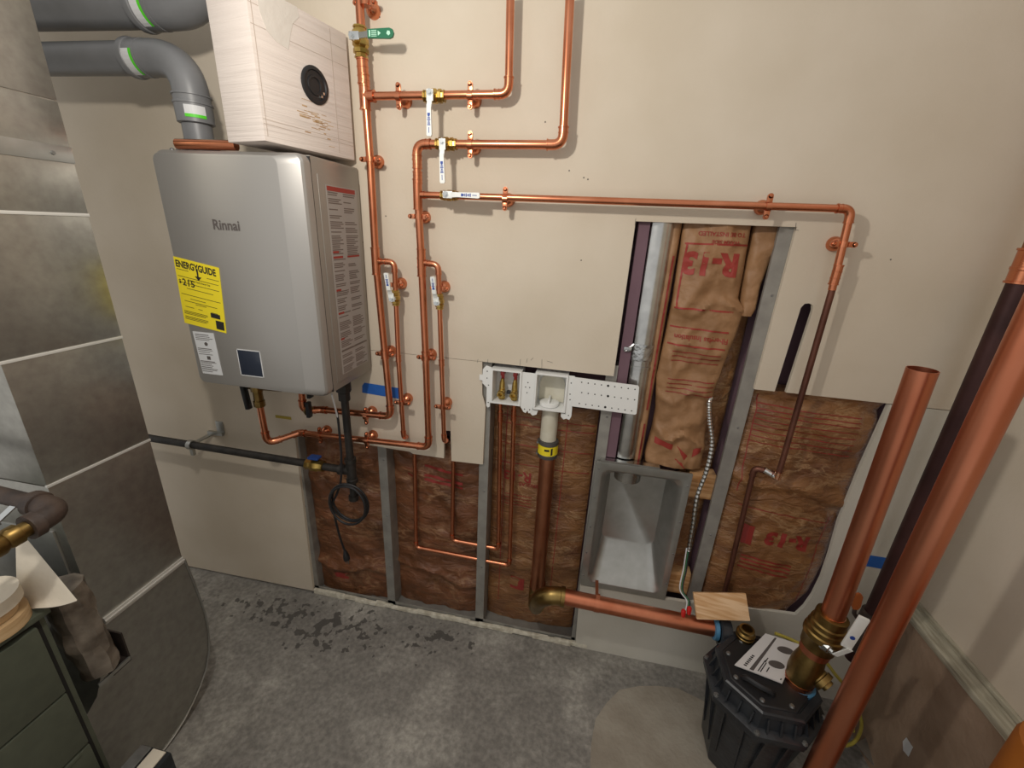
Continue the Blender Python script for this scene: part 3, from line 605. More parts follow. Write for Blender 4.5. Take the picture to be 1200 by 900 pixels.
# ============================================================ FLEXIBLE CONDUIT
T = thing('flexible_conduit', 'ribbed metal conduit hanging in the bay with red wire nuts at its end', 'conduit', (.45, .02, .3))
cp_ = [V(p) for p in ((0.421, 0.03, 1.169), (0.413, 0.004, 1.151), (0.426, 0, 1.095), (0.448, 0, 1.014), (0.45, 0, 0.917), (0.44, 0, 0.813), (0.448, 0, 0.696), (0.454, 0, 0.584))]
def smooth(pts, n=8):
    out = []; P = [pts[0]] + list(pts) + [pts[-1]]
    for i in range(1, len(P)-2):
        for j in range(n):
            t = j/n; a, b, c, d = P[i-1], P[i], P[i+1], P[i+2]
            out.append(.5*((2*b) + (c-a)*t + (2*a-5*b+4*c-d)*t*t + (3*b-a-3*c+d)*t**3))
    return out + [P[-2]]
cs = smooth(cp_, 13); MB().tube(cs, [.0082 if i % 2 else .0066 for i in range(len(cs))], 10).build('conduit', 'galv_bright', T, 15)
e = V((0.454, 0, 0.584))
wp = [V(p) for p in ((0.451, 0, 0.595), (0.45, -0.02, 0.519), (0.444, -0.05, 0.451), (0.466, -0.08, 0.431), (0.462, -0.1, 0.403))]
MB().tube(smooth(wp, 8), .0022, 6).build('wire', 'wire_green', T)
MB().tube([p + V((-.006, 0, -.002)) for p in smooth(wp, 8)], .0022, 6).build('wire', 'label_white', T)
MB().tube([p + V((.005, 0, -.004)) for p in smooth(wp, 8)], .0022, 6).build('wire', 'rubber', T)
for p in ((0.434, -0.145, 0.433), (0.45, -0.145, 0.449)): MB().lathe(V(p) + V((0, 0, .018)), (.1, 0, -1), [(0, .005), (.006, .0085), (.03, .0065), (.032, .003)], 8).build('wire_nut', 'rednut', T)

# ============================================================ WATER HEATER
T = thing('water_heater', 'silver wall hung tankless water heater with yellow energy label', 'water heater', (-.97, -.15, 1.145))
z0, z1 = 1.148, 1.806
MB().box(-1.183, -.747, -.245, -.004, z0, z1, .008).build('casing', 'heater_side', T)
k = MB(); 
zb_, zt_ = z0 - .004, z1
RR = [(0, 0, 0, .022, -.247), (0, 0, 0, .022, -.266), (.0015, .001, .001, .022, -.272), (.006, .003, .003, .022, -.278), (.012, .005, .005, .022, -.2815), (.055, .016, .012, .02, -.2995), (.057, .018, .014, .02, -.300)]
def rr4(ir, il, iz, r, y): return rrect(-1.184 + il, -.747 - ir, zb_ + iz, zt_ - iz, r, y, 6)
k.rings([rr4(*q) for q in RR])
fc = k.build('front_cover', 'heater', T, 19)
MB().box(-1.180, -.7475, -.2476, -.244, z0 + .004, z1 - .004).build('seam_gasket', 'rubber', T)
text('Rinnai', .036, (-1.021, -.3012, 1.612), (1, 0, 0), (0, 0, 1), 'greyink', T, squash=.95)
k = MB(); k.prism([(-1.168, -.3015, 1.533), (-1.025, -.3015, 1.510), (-1.040, -.3015, 1.322), (-1.178, -.3015, 1.342)][::-1], (0, .001, 0)); lb = k.build('energy_label', 'label_yellow', T)
def lab(s, size, u, v, m='ink', sq=1, al='LEFT', bold=.018):   # u, v run across and down the label
    a, b_, c, d = V((-1.168, -.302, 1.533)), V((-1.025, -.302, 1.510)), V((-1.040, -.302, 1.322)), V((-1.178, -.302, 1.342))
    p = a.lerp(b_, u).lerp(d.lerp(c, u), v); text(s, size, p, b_ - a, a - d, m, lb, squash=sq, align=al, bold=bold)
lab('ENERGYGUIDE', .026, .03, .135, sq=.74, bold=.035); lab('$', .015, .04, .372); lab('215', .027, .12, .395, sq=1)
lab('Estimated Yearly Energy Cost', .0068, .27, .315, sq=.85)
k = MB(); a_, b_, c_, d_ = V((-1.168, -.3018, 1.533)), V((-1.025, -.3018, 1.510)), V((-1.040, -.3018, 1.322)), V((-1.178, -.3018, 1.342))
def LP(u, v): return a_.lerp(b_, u).lerp(d_.lerp(c_, u), v)
def bar(u0, u1, v0, v1): k.prism([LP(u0, v0), LP(u1, v0), LP(u1, v1), LP(u0, v1)], (0, -.0002, 0))
bar(.485, .52, .10, .22); k.prism([LP(.43, .215), LP(.58, .215), LP(.505, .275)], (0, -.0002, 0))
for u0, u1, v in ((.04, .3, .165), (.70, .97, .20), (.04, .95, .265), (.20, .80, .43), (.05, .95, .53), (.25, .6, .585), (.1, .85, .63), (.35, .6, .655), (.1, .3, .72), (.4, .5, .72), (.7, .85, .72), (.05, .6, .79), (.05, .6, .81), (.05, .55, .83), (.05, .6, .875), (.05, .6, .895), (.05, .55, .915), (.05, .95, .355)): bar(u0, u1, v, v + .007)
bar(.68, .90, .73, .80); bar(.78, .97, .83, .965)
stuff(k.build('fine_print', 'ink', lb))
k = MB(); bar(.5, .52, .04, .06); 
k.bm.free()
k = MB(); k.prism([(-1.157, -.3015, 1.318), (-1.085, -.3015, 1.318), (-1.081, -.3015, 1.186), (-1.151, -.3015, 1.186)][::-1], (0, .001, 0)); l2 = k.build('notice_label', 'label_white', T)
k = MB(); random.seed(11)
for i, z in enumerate([1.311, 1.305, 1.300, 1.295, 1.268, 1.263, 1.257, 1.250, 1.228, 1.224, 1.219, 1.214, 1.209, 1.204, 1.200, 1.195]):
    a = -1.150; w = random.uniform(.035, .060); k.box(a, a + w, -.3018, -.3014, z - (.0016 if i % 4 else .0022), z)
k.lathe((-1.118, -.3014, 1.282), (0, -1, 0), [(0, .006), (.0003, .006)], 12); k.box(-1.124, -1.112, -.3018, -.3014, 1.233, 1.244)
stuff(k.build('fine_print', 'greyink', l2))
MB().box(-1.013, -.939, -.3022, -.299, 1.197, 1.275, .003).build('display_panel', 'screen', T)
k = MB(); 
for q in ((-1.015, -.937, 1.275, 1.2775), (-1.015, -.937, 1.1945, 1.197), (-1.0155, -1.013, 1.1945, 1.2775), (-.939, -.9365, 1.1945, 1.2775)): k.box(q[0], q[1], -.3018, -.3005, q[2], q[3])
k.build('display_bezel', 'label_white', T)
# side warning label
MB().box(-.7474, -.7455, -.222, -.012, 1.172, 1.765, .006).build('side_panel_emboss', 'heater_side', T)
MB().box(-.7456, -.7450, -.190, -.030, 1.19, 1.742).build('warning_label', 'label_side', T)
k = MB(); kr = MB(); random.seed(2)
z = 1.73
kr.box(-.7451, -.7447, -.186, -.04, 1.727, 1.739)
while z > 1.20:
    z -= random.choice((.0055, .0055, .0055, .011))
    for (a, b) in ((-.184, -.115), (-.108, -.036)):
        if random.random() < .86: k.box(-.7451, -.7447, a, a + (b-a)*random.uniform(.55, 1), z - .003, z)
for zz, l in ((1.56, .03), (1.545, .05), (1.45, .025), (1.38, .03), (1.30, .02)): kr.box(-.7452, -.7446, -.184, -.184 + l, zz, zz + .006); 
kr.box(-.7452, -.7446, -.11, -.04, 1.545, 1.55); k.box(-.7452, -.7446, -.186, -.032, 1.262, 1.267)
stuff(k.build('fine_print', 'brownink', T)); stuff(kr.build('red_print', 'redink', T))
# fittings under it: gas inlet stub and condensate port
k = MB(); k.lathe((-1.05, -.12, z0), (0, 0, -1), [(0, .016), (.02, .016), (.022, .019), (.034, .019), (.034, .012)], 12); k.build('port', 'brass_old', T)
MB().lathe((-1.13, -.18, z1 - .002), (0, 0, 1), [(0, .046), (.02, .046), (.022, .042), (.034, .042)], 24).build('flue_collar', 'rubber', T)
k = MB()
for q in range(4): k.ball((-1.165 + .02*q, -.24, z1 + .003), .006)
k.build('screw', 'steel', T)
# ============================================================ FLUE PIPES
def label_band(root, p, d, r, a0, a1, l):
    p, d = V(p), V(d).normalized(); u = V((0, -1, 0)); w = d.cross(u)
    for nm, m, t0, t1 in (('white_label', 'label_white', -l, l*.25), ('green_label', 'greenbright', l*.25, l*.7)):
        k = MB(); n = 8
        for i in range(n):
            A = [a0 + (a1-a0)*i/n, a0 + (a1-a0)*(i+1)/n]
            k.face([k.bm.verts.new(p + d*t + (u*math.cos(a) + w*math.sin(a)) * r) for t, a in ((t0, A[0]), (t1, A[0]), (t1, A[1]), (t0, A[1]))])
        k.build(nm, m, root)
T = thing('flue_pipe', 'lower grey flue pipe with elbow dropping into the heater top', 'flue', (-1.13, -.18, 1.84), 'grey flue pipes')
yz = (-.18, 2.038)
MB().cyl((-1.95, -.18, 2.040), (-1.27, -.18, 2.038), .0395, 24).build('pipe', 'pvcgrey', T)
MB().lathe((-1.285, -.18, 2.038), (1, 0, 0), [(-.012, .0395), (-.012, .047), (-.004, .0485), (.004, .047), (.006, .0445), (.04, .0445)], 26).build('socket_collar', 'pvcgrey', T)
k = MB(); k.tube([(-1.26, -.18, 2.038)] + arc((-1.13, -.18, 2.036), (-1.225, -.18, 2.038), (-1.13, -.18, 1.955), 12) + [(-1.13, -.18, 1.935)], .043, 24); k.build('elbow', 'pvcgrey', T)
MB().lathe((-1.13, -.18, 1.952), (0, 0, -1), [(0, .043), (0, .0475), (.004, .0475), (.005, .045), (.018, .0445), (.019, .0475), (.024, .0475), (.025, .0455), (.068, .0445), (.07, .041), (.07, .036), (.135, .036)], 26).build('reducer', 'pvcgrey', T)
label_band(T, (-1.262, -.18, 2.038), (1, 0, 0), .0449, -.2, 1.25, .018) ; label_band(T, (-1.13, -.18, 1.905), (0, 0, -1), .0458, -1.35, -.25, .017)
T = thing('flue_pipe', 'upper grey flue pipe along the top edge, its elbow behind the cardboard box', 'flue', (-1.2, -.18, 2.14), 'grey flue pipes')
MB().cyl((-1.95, -.18, 2.155), (-1.215, -.18, 2.148), .046, 24).build('pipe', 'pvcgrey', T)
MB().lathe((-1.225, -.18, 2.148), (1, 0, 0), [(-.012, .046), (-.012, .054), (-.003, .0555), (.004, .054), (.006, .051), (.05, .051)], 26).build('socket_collar', 'pvcgrey', T)
k = MB(); k.tube([(-1.20, -.18, 2.148)] + arc((-1.03, -.18, 2.146), (-1.15, -.18, 2.147), (-1.03, -.18, 2.26), 12) + [(-1.03, -.18, 2.36)], .049, 24); k.build('elbow', 'pvcgrey', T)
label_band(T, (-1.198, -.18, 2.148), (1, 0, 0), .0515, -.3, 1.2, .018)
# ============================================================ CARDBOARD BOX AND SCRAP ON TOP
T = thing('cardboard_box', 'white cardboard box with a black ring hole standing on the water heater', 'box', (-.85, -.16, 1.824))
ca, cb = V((-.82, -.31, 1.824)), V((-.748, -.02, 1.824)); du = (cb - ca).normalized(); dn = V((du.y, -du.x, 0))     # dn points to the right, out of the big face
wd = .137; H = .315; L_ = (cb - ca).length
k = MB(); mid = (ca + cb)/2 - dn*wd/2 + V((0, 0, H/2)); k.obox(mid, du*L_/2, dn*wd/2, V((0, 0, H/2)), .003)
bxo = k.build('carton', 'cardboard', T)
def onface(u, z, out=.0): return ca + du*u*L_ + V((0, 0, z - 1.824)) + dn*out
q = onface(.57, 1.984)
k = MB(); k.lathe(q, dn, [(-.004, .043), (.003, .044), (.0055, .040), (.0055, .035), (.002, .033), (.0018, .024), (.004, .023), (.004, .018), (.0012, .017), (.0012, .0)], 28); k.build('port_ring', 'rubber', T)
k = MB()
for a_ in (.5, .9): k.obox(q + du*.028*math.cos(a_) + V((0, 0, -.028*math.sin(a_))) + dn*.003, du*.003, V((0, 0, .003)), dn*.0025)
stuff(k.build('ring_tooth', 'galv_bright', T))
k = MB(); random.seed(8)
for i in range(34):
    u = random.uniform(.40, .72); z = 1.905 + random.gauss(0, .016) - .06*(u-.55); l = random.uniform(.004, .018); k.obox(onface(u, z, .0002), du*l, dn*.0002, V((0, 0, random.uniform(.0006, .0016))))
stuff(k.build('water_stain', 'stain', T))
k = MB()
for z in (1.862, 1.872, 2.06, 2.10): k.obox(onface(.5, z, .0002), du*L_*.49, dn*.0003, V((0, 0, .0005)))
for u in (.035, .80): k.obox(onface(u, 1.984, .0002), du*.0008, dn*.0003, V((0, 0, H*.47)))
stuff(k.build('crease', 'stain_pale', T))
k = MB(); k.prism([onface(u, z) for u, z in ((.08, 2.139), (.10, 2.09), (.14, 2.06), (.22, 2.045), (.33, 2.04), (.36, 2.07), (.40, 2.10), (.47, 2.12), (.46, 2.139))], dn*.0009); k.build('torn_patch', 'patch_pale', T)
o = MB().lathe((-1.11, -.275, 1.8185), (1, .15, .02), [(0, .010), (0, .0125), (.16, .0125), (.16, .010)], 16).build('copper_offcut', 'copper', None); tag(o, 'short copper pipe offcut lying on the heater under the cardboard box', 'pipe offcut')
# ============================================================ GAS PIPE
T = thing('gas_pipe', 'black iron gas pipe running low along the wall and up to the heater', 'gas pipe', (-.81, -.1, .68))
MB().cyl((-1.9, -.1, .785), (-.955, -.1, .775), .0145, 16).build('pipe', 'blackiron', T)
k = MB(); k.lathe((-.99, -.1, .775), (1, 0, 0), [(0, .015), (0, .021), (.018, .021), (.022, .024), (.05, .024), (.054, .021), (.072, .021), (.072, .015)], 8); v = k.build('gas_valve', 'brass', T)
MB().box(-.975, -.932, -.115, -.085, .803, .812, .003).build('valve_handle', 'blueplastic', v)
MB().cyl((-.93, -.1, .774), (-.806, -.1, .773), .0145, 16).build('pipe', 'blackiron', T)
MB().cyl((-.806, -.1, .775), (-.806, -.1, 1.148), .0135, 16).build('pipe', 'blackiron', T)
k = MB(); k.lathe((-.806, -.1, .725), (0, 0, 1), [(0, .014), (0, .021), (.014, .021), (.016, .018), (.086, .018), (.088, .021), (.102, .021), (.102, .014)], 16); k.lathe((-.806, -.1, .773), (-1, 0, 0), [(0, .018), (.034, .018), (.036, .021), (.048, .021), (.048, .014)], 16); k.build('tee', 'blackiron', T)
k = MB(); k.cyl((-.806, -.1, .66), (-.806, -.1, .73), .013); k.lathe((-.806, -.1, .665), (0, 0, -1), [(0, .019), (.018, .019), (.022, .014), (.022, .002)], 12); k.build('drip_leg', 'blackiron', T)
k = MB(); k.lathe((-.806, -.1, 1.06), (0, 0, 1), [(0, .014), (0, .020), (.03, .020), (.034, .026), (.07, .026), (.075, .018), (.088, .018)], 8); k.build('union', 'blackiron', T)
k = MB(); k.lathe((-1.50, -.1, .7805), (1, 0, 0), [(-.009, .0152), (-.009, .0195), (.009, .0195), (.009, .0152)], 14); k.box(-1.509, -1.491, -.085, -.0, .778, .784); k.box(-1.47, -1.435, -.003, 0, .79, .845, .001); k.box(-1.51, -1.44, -.012, -.001, .783, .797); k.box(-1.507, -1.493, -.106, -.094, .735, .765); k.build('pipe_hanger', 'galv', T)
# ============================================================ POWER CORD
T = thing('power_cord', 'black power cord hanging coiled below the heater with its plug down', 'cord', (-.83, -.13, .45))
P_ = [V(p) for p in ((-0.785, -0.2, 1.122), (-0.798, -0.17, 1.06), (-0.806, -0.15, 1.012), (-0.813, -0.14, 0.873), (-0.828, -0.14, 0.745), (-0.874, -0.14, 0.644))]
cc = V((-0.802, -0.14, 0.661)); rr = .084
loop = []
for i in range(52):
    t = math.radians(170) + 2*math.pi*3*i/51; ro = rr*(1 + .03*math.sin(i*.35) - .09*i/51); loop.append(cc + V((ro*math.cos(t)*.9, -.006 + .012*math.sin(i*.21), ro*math.sin(t)*1.02)))
tail = [V(p) for p in ((-0.871, -0.14, 0.606), (-0.873, -0.12, 0.49), (-0.875, -0.1, 0.41), (-0.869, -0.1, 0.385))]
MB().tube(smooth(P_[:4], 6)[8:] + smooth(P_[3:] + loop[:1], 4)[1:] + smooth(loop, 3)[1:] + smooth([loop[-1]] + tail, 6)[1:], .0042, 8).build('cable', 'rubber', T)
MB().tube(smooth(P_[:3], 6), .003, 8).build('cable_sleeve', 'label_white', T)
k = MB(); e = tail[-1]; k.lathe(e + V((0, 0, .006)), (.12, 0, -1), [(0, .005), (.016, .009), (.03, .0125), (.048, .0125), (.05, .01)], 10); k.build('plug', 'rubber', T)
k = MB(); 
for s in (-.005, .005): k.box(e.x + .006 + s - .001, e.x + .006 + s + .001, e.y - .003, e.y + .003, e.z - .062, e.z - .042)
k.build('plug_prong', 'steel', T)
# ============================================================ BLUE TAPE
o = MB().prism([(-0.793, -0.001, 1.08), (-0.783, -0.001, 1.093), (-0.646, -0.001, 1.087), (-0.648, -0.001, 1.045), (-0.795, -0.001, 1.052)], (0, .0005, 0)).build('masking_tape', 'bluetape', None); tag(o, 'blue masking tape strip on the wall at the lower right of the heater', 'tape', 'blue tape strips')
o = MB().prism([(0.991, -0.001, 0.684), (1.088, -0.001, 0.684), (1.098, -0.001, 0.636), (0.999, -0.001, 0.639)], (0, .0005, 0)).build('masking_tape', 'bluetape', None); tag(o, 'blue masking tape strip between the two right hand pipes', 'tape', 'blue tape strips')
# ============================================================ FURNACE DUCT AT THE LEFT
T = thing('sheet_metal_duct', 'tall galvanized sheet metal duct with curved heel standing at the left', 'duct', (-1.5, -.6, .01))
zs = [.597, (-1.2, -0.593, 1.031)[2], (-1.2, -0.606, 1.334)[2], (-1.2, -0.557, 1.633)[2], (-1.2, -0.537, 1.76)[2], (-1.2, -0.519, 1.867)[2], 2.55]
x0, x1, yb, yf = -1.9, -1.2, -.466, -.712
for i in range(6):
    MB().box(x0, x1, yf, yb, zs[i] + .0015, zs[i+1] - .0015, .0012).build('duct_section', 'galv_duct', T)
MB().box(x0 + .003, x1 - .0025, yf + .003, yb - .003, zs[0] - .01, 2.5).build('duct_core', 'galv_duct', T)
for i, z in enumerate(zs[:5]):
    big = i in (0, 4); h = .011 if i == 0 else (.017 if i == 4 else .0035)
    m = 'galv' if i == 4 else 'bright_edge'
    k = MB(); k.box(x1 - .004, x1 + (.004 if i == 0 else .0022), yf - .002 if i else yf + .01, yb + .001, z - h, z + h, .001)
    if i == 0: k.box(x1 + .002, x1 + .007, yf + .01, yb + .001, z - .0025, z + .0025)
    c = k.build('drive_cleat', m, T)
    if i == 4: MB().lathe((x1 + .002, -.505, z), (1, 0, 0), [(0, .005), (.003, .004), (.003, .0005)], 8).build('screw', 'steel', c)
heel = [(-.463, .596), (-.452, .48), (-.444, .352), (-.447, .27), (-.462, .19), (-.488, .13), (-.522, .088), (-.56, .055), (-.60, .030), (-.645, .014), (-.70, .006), (-.82, .004), (-.82, .36), (-.77, .40), (-.715, .52), (-.712, .596)]
k = MB(); k.prism([(x0, y, z) for y, z in heel], (x1 - x0 - .001, 0, 0)); el = k.build('radius_elbow', 'galv_duct', T)
k = MB(); rim = [V((x1 + .001, y + .002, z - .001)) for y, z in heel[:11]]
k.tube(rim, .0028, 6); k.build('elbow_rim', 'galv', T)
MB().box(-1.88, -1.23, yf - .006, yf, .62, .90, .002).build('access_panel', 'galv', T)
# ---- gas valve in front of it
T = thing('gas_valve_line', 'old iron elbow with brass shutoff valve above the green cabinet', 'gas pipe', (-1.05, -.85, 1.05))
MB().cyl((-1.9, -.80, 1.115), (-1.06, -.80, 1.066), .0165, 16).build('pipe', 'oldiron', T)
k = MB(); k.tube([(-1.075, -.80, 1.067)] + arc((-1.022, -.80, 1.063), (-1.055, -.80, 1.065), (-1.022, -.835, 1.062), 8) + [(-1.022, -.848, 1.062)], .0225, 16)
k.lathe((-1.09, -.80, 1.068), (1, 0, -.05), [(0, .018), (0, .026), (.018, .026), (.02, .022)], 16); k.lathe((-1.022, -.856, 1.061), (0, 1, 0), [(0, .018), (0, .026), (.018, .026), (.02, .022)], 16); k.build('elbow', 'oldiron', T)
k = MB(); k.lathe((-1.022, -.856, 1.061), (0, -1, -.05), [(0, .016), (.012, .016), (.014, .021), (.03, .021), (.036, .018), (.044, .023), (.08, .023), (.09, .018), (.094, .021), (.11, .021), (.12, .016), (.3, .016)], 12); v = k.build('valve_body', 'brass_old', T)
k = MB(); k.obox((-1.030, -.93, 1.094), (.008, 0, 0), (0, .045, 0), (0, 0, .0015)); k.obox((-1.030, -.875, 1.103), (.007, 0, 0), (0, .016, .008), (0, 0, .0015)); k.build('lever', 'chrome', v)
# ---- cabinet with the things on it
T = thing('filing_cabinet', 'olive green metal drawer cabinet at the bottom left corner', 'cabinet', (-1.35, -1.1, 0))
MB().box(-1.6, -1.115, -1.6, -.840, .0, .800, .002).build('body', 'cabinet', T)
MB().box(-1.61, -1.098, -1.61, -.834, .803, .817, .003).build('top_panel', 'cabinet', T)
MB().box(-1.5, -1.1145, -1.58, -.85, .012, .802).build('drawer_gap', 'cabinet_dark', T)
for a, b in ((.586, .788), (.405, .581), (.20, .398), (.02, .195)):
    k = MB(); k.box(-1.2, -1.1005, -1.58, -.862, a, b, .004); d = k.build('drawer', 'cabinet', T)
MB().box(-1.14, -1.0985, -1.0, -.882, .386, .4, .006).build('drawer_pull', 'cabinet', T)
for j, (zz, rr_) in enumerate(((.818, .062), (.848, .050), (.872, .062))):
    o = MB().lathe((-1.150, -.905, zz), (0, 0, 1), [(0, .030), (0, rr_), (.028 if j != 1 else .023, rr_), (.028 if j != 1 else .023, .030)], 30).build('tape_roll', 'tape_tan' if j < 2 else 'papercream', None)
    tag(o, ('wide tan tape roll lying lowest of the stack on the cabinet', 'narrow tape roll in the middle of the stack on the cabinet', 'cream tape roll on top of the stack on the cabinet')[j], 'tape roll', 'tape rolls on the cabinet')
k = MB(); n = 12; g = []
ca_, cb_, cc_, cd_ = V((-1.19, -.79, .985)), V((-1.040, -.818, .835)), V((-1.10, -.853, .828)), V((-1.165, -.838, .845))
for i in range(n+1):
    row = []
    for j in range(n+1):
        u, v = i/n, j/n; p = (ca_.lerp(cb_, u)).lerp(cd_.lerp(cc_, u), v); p.z += .012*math.sin(5*u + 2*v) * v; row.append(p)
    g.append(row)
k.rings([[p for p in row] + [p - V((0, .0012, .0016)) for p in row[::-1]] for row in g]); o = k.build('paper_sheet', 'papercream', None, 60); tag(o, 'white paper sheet curling off the back edge of the green cabinet', 'paper')
k = MB(); random.seed(4); g = []
for i in range(13):
    t = i/12; z = .80 - .27*t; row = []
    for j in range(14):
        a = 2*math.pi*j/14; f = 1 + .22*noise.noise(V((math.cos(a)*1.6, math.sin(a)*1.6, t*5)))*1.6
        row.append((-1.165 + .018*t + (.052 - .012*t)*f*math.cos(a), -.776 + .006*t + .038*f*math.sin(a), z))
    g.append(row)
k.rings(g); o = k.build('crumpled_bag', 'film', None, 20); tag(o, 'crumpled brown film bag wedged between cabinet and duct', 'bag')
T = thing('open_carton', 'small dark open carton behind the crumpled bag, against the duct', 'box', (-1.17, -.735, .50))
k = MB(); k.box(-1.198, -1.118, -.765, -.72, .50, .512); k.box(-1.198, -1.194, -.765, -.72, .50, .64); k.box(-1.198, -1.118, -.724, -.72, .50, .60); k.build('carton', 'darkbox', T)
MB().box(-1.12, -1.116, -.80, -.722, .505, .516).build('carton_edge', 'galv', T)
T = thing('metal_edged_case', 'low dark case with two pale metal strips on its top, bottom left', 'case', (-1.0, -.9, 0))
a, b, c, d = V((-1.036, -0.797, 0.3)), V((-0.977, -0.794, 0.3)), V((-0.971, -0.828, 0.3)), V((-1.038, -0.846, 0.3))
MB().box(a.x - .018, b.x + .012, -1.0, b.y, .0, .296, .004).build('case_body', 'black', T)
MB().box(a.x + .020, b.x, -.995, b.y - .004, .296, .300, .001).build('metal_strip', 'papercream', T)
MB().box(a.x - .018, a.x + .015, -.995, b.y - .004, .296, .302, .001).build('metal_strip', 'steel', T)

# ============================================================ BASIN WITH PUMP PIPES
T = thing('pump_basin', 'black ribbed plastic pump basin with bolted octagonal lid, bottom right', 'pump basin', (.67, -.27, 0))
c0 = V((.669, -.272, 0))
def octo(ap, z, c=c0, n=1, twist=0):
    R_o = ap / math.cos(math.pi/8); return [V((c.x + R_o*math.cos(math.pi/8 + i*math.pi/4), c.y + R_o*math.sin(math.pi/8 + i*math.pi/4), z)) for i in range(8)]
k = MB(); k.rings([octo(.105, .0), octo(.112, .02), octo(.135, .25), octo(.141, .295), octo(.157, .302), octo(.157, .312)]); k.build('tub', 'black', T, 25)
k = MB(); k.rings([octo(.157, .3125), octo(.160, .316), octo(.160, .327), octo(.155, .330), octo(.138, .334), octo(.132, .372), octo(.136, .376), octo(.136, .388), octo(.131, .392), octo(.116, .393), octo(.114, .389), octo(.02, .389)]); k.build('lid', 'black', T, 25)
k = MB(); cA = V((c0.x - .008, c0.y - .005, 0)); k.rings([octo(.112, .389, cA), octo(.112, .3945, cA), octo(.108, .397, cA), octo(.02, .399, cA)]); k.build('cover_plate', 'rubber', T, 25)
k = MB()
for i in range(8):
    A, Bq = octo(1, 0, V((0, 0, 0)))[i], octo(1, 0, V((0, 0, 0)))[(i+1) % 8]
    nrm = ((A + Bq)/2).normalized(); tg = (Bq - A).normalized()
    for s in (-.036, 0, .036):
        p0 = c0 + nrm*.138 + tg*s + V((0, 0, .316)); 
        k = MB(); k.prism([p0 + nrm*.018 - tg*.0022, p0 + nrm*.0 + V((0, 0, .056)) - tg*.0022, p0 - nrm*.01 - tg*.0022 + V((0, 0, .056)), p0 - nrm*.01 - tg*.0022], tg*.0044); k.build('rib', 'black', T)
for i in range(8):
    A, Bq = octo(1, 0, V((0, 0, 0)))[i], octo(1, 0, V((0, 0, 0)))[(i+1) % 8]
    nrm = ((A + Bq)/2).normalized(); tg = (Bq - A).normalized()
    for s in (-.03, .03):
        p0 = c0 + tg*s; k = MB(); k.prism([p0 + nrm*.153 + V((0, 0, .302)) - tg*.003, p0 + nrm*.141 + V((0, 0, .302)) - tg*.003, p0 + nrm*.118 + V((0, 0, .08)) - tg*.003, p0 + nrm*.121 + V((0, 0, .08)) - tg*.003], tg*.006); k.build('rib', 'black', T)
for i in range(8):
    p = octo(.151, .329)[i] * 1
    MB().lathe(p, (0, 0, 1), [(-.004, .0085), (.002, .0085), (.002, .006), (.006, .0055), (.0065, .001)], 8).build('bolt', 'steel', T)
for i in range(8):
    p = octo(.096, .398, cA)[i]
    MB().lathe(p, (0, 0, 1), [(-.004, .008), (.001, .0075), (.004, .0055), (.0042, .001)], 8).build('bolt', 'steel', T)
k = MB(); k.tube(smooth([V(p) for p in ((.585, -.315, .398), (.592, -.325, .412), (.62, -.345, .416), (.648, -.352, .412), (.655, -.352, .398))], 6), .009, 8); k.build('lid_handle', 'rubber', T)
k = MB(); k.lathe((.575, -.120, .357), (-1, 0, 0), [(-.03, .05), (.0, .05), (.004, .045), (.004, .035), (-.03, .035)], 20); k.build('inlet_hub', 'black', T)
MB().lathe((.565, -.112, .3582), (-1, 0, 0), [(-.004, .029), (-.004, .0375), (.008, .036), (.01, .029)], 20).build('inlet_seal', 'bluering', T)
# vent fitting on the lid
k = MB(); k.lathe((.636, -.163, .397), (0, 0, 1), [(0, .027), (.012, .029), (.014, .027), (.024, .029), (.028, .026), (.03, .023), (.04, .023), (.042, .020), (.042, .016), (.012, .015), (.011, .001)], 24); k.build('vent_fitting', 'brass_old', T)
# manual
T = thing('folded_manual', 'white folded manual with two dark printed ovals lying on the basin lid', 'booklet', (.70, -.23, .40))
A, Bq, Cq, D = V((.573, -.283, .405)), V((.704, -.145, .412)), V((.80, -.166, .414)), V((.696, -.312, .405))
def PQ(u, v, h=0): return A.lerp(Bq, u).lerp(D.lerp(Cq, u), v) + V((0, 0, h))
k = MB(); k.prism([PQ(0, 0, -.002), PQ(1, 0, -.002), PQ(1, 1, -.002), PQ(0, 1, -.002)], (0, 0, .0015)); k.build('page', 'paper', T)
k = MB(); k.prism([PQ(-.01, -.03, .001), PQ(1, 0, .001), PQ(1, 1, .001), PQ(0, .97, .001)], (0, 0, .0015)); k.build('page', 'paper', T)
k = MB(); k.prism([PQ(.02, .28, .0026), PQ(.97, .30, .0026), PQ(.97, .36, .0026), PQ(.02, .37, .0026)], (0, 0, .0002))
for cu_, cv_, ru, rv in ((.74, .74, .085, .22), (.34, .72, .085, .19)):
    k.prism([PQ(cu_ + ru*math.cos(t), cv_ + rv*math.sin(t), .0026) for t in [2*math.pi*i/20 for i in range(20)]], (0, 0, .0002))
stuff(k.build('print', 'greyink', T))
k = MB()
for u0, u1, v in ((.05, .35, .44), (.05, .3, .49), (.1, .22, .60), (.30, .42, .46), (.04, .08, .93)): k.prism([PQ(u0, v, .0026), PQ(u1, v, .0026), PQ(u1, v + .025, .0026), PQ(u0, v + .025, .0026)], (0, 0, .0002))
for i in range(7):
    u = .06 + .045*i; k.prism([PQ(u, .13, .0026), PQ(u + .03, .11, .0026), PQ(u + .03, .18, .0026), PQ(u, .2, .0026)], (0, 0, .0002))
stuff(k.build('fine_print', 'ink', T))
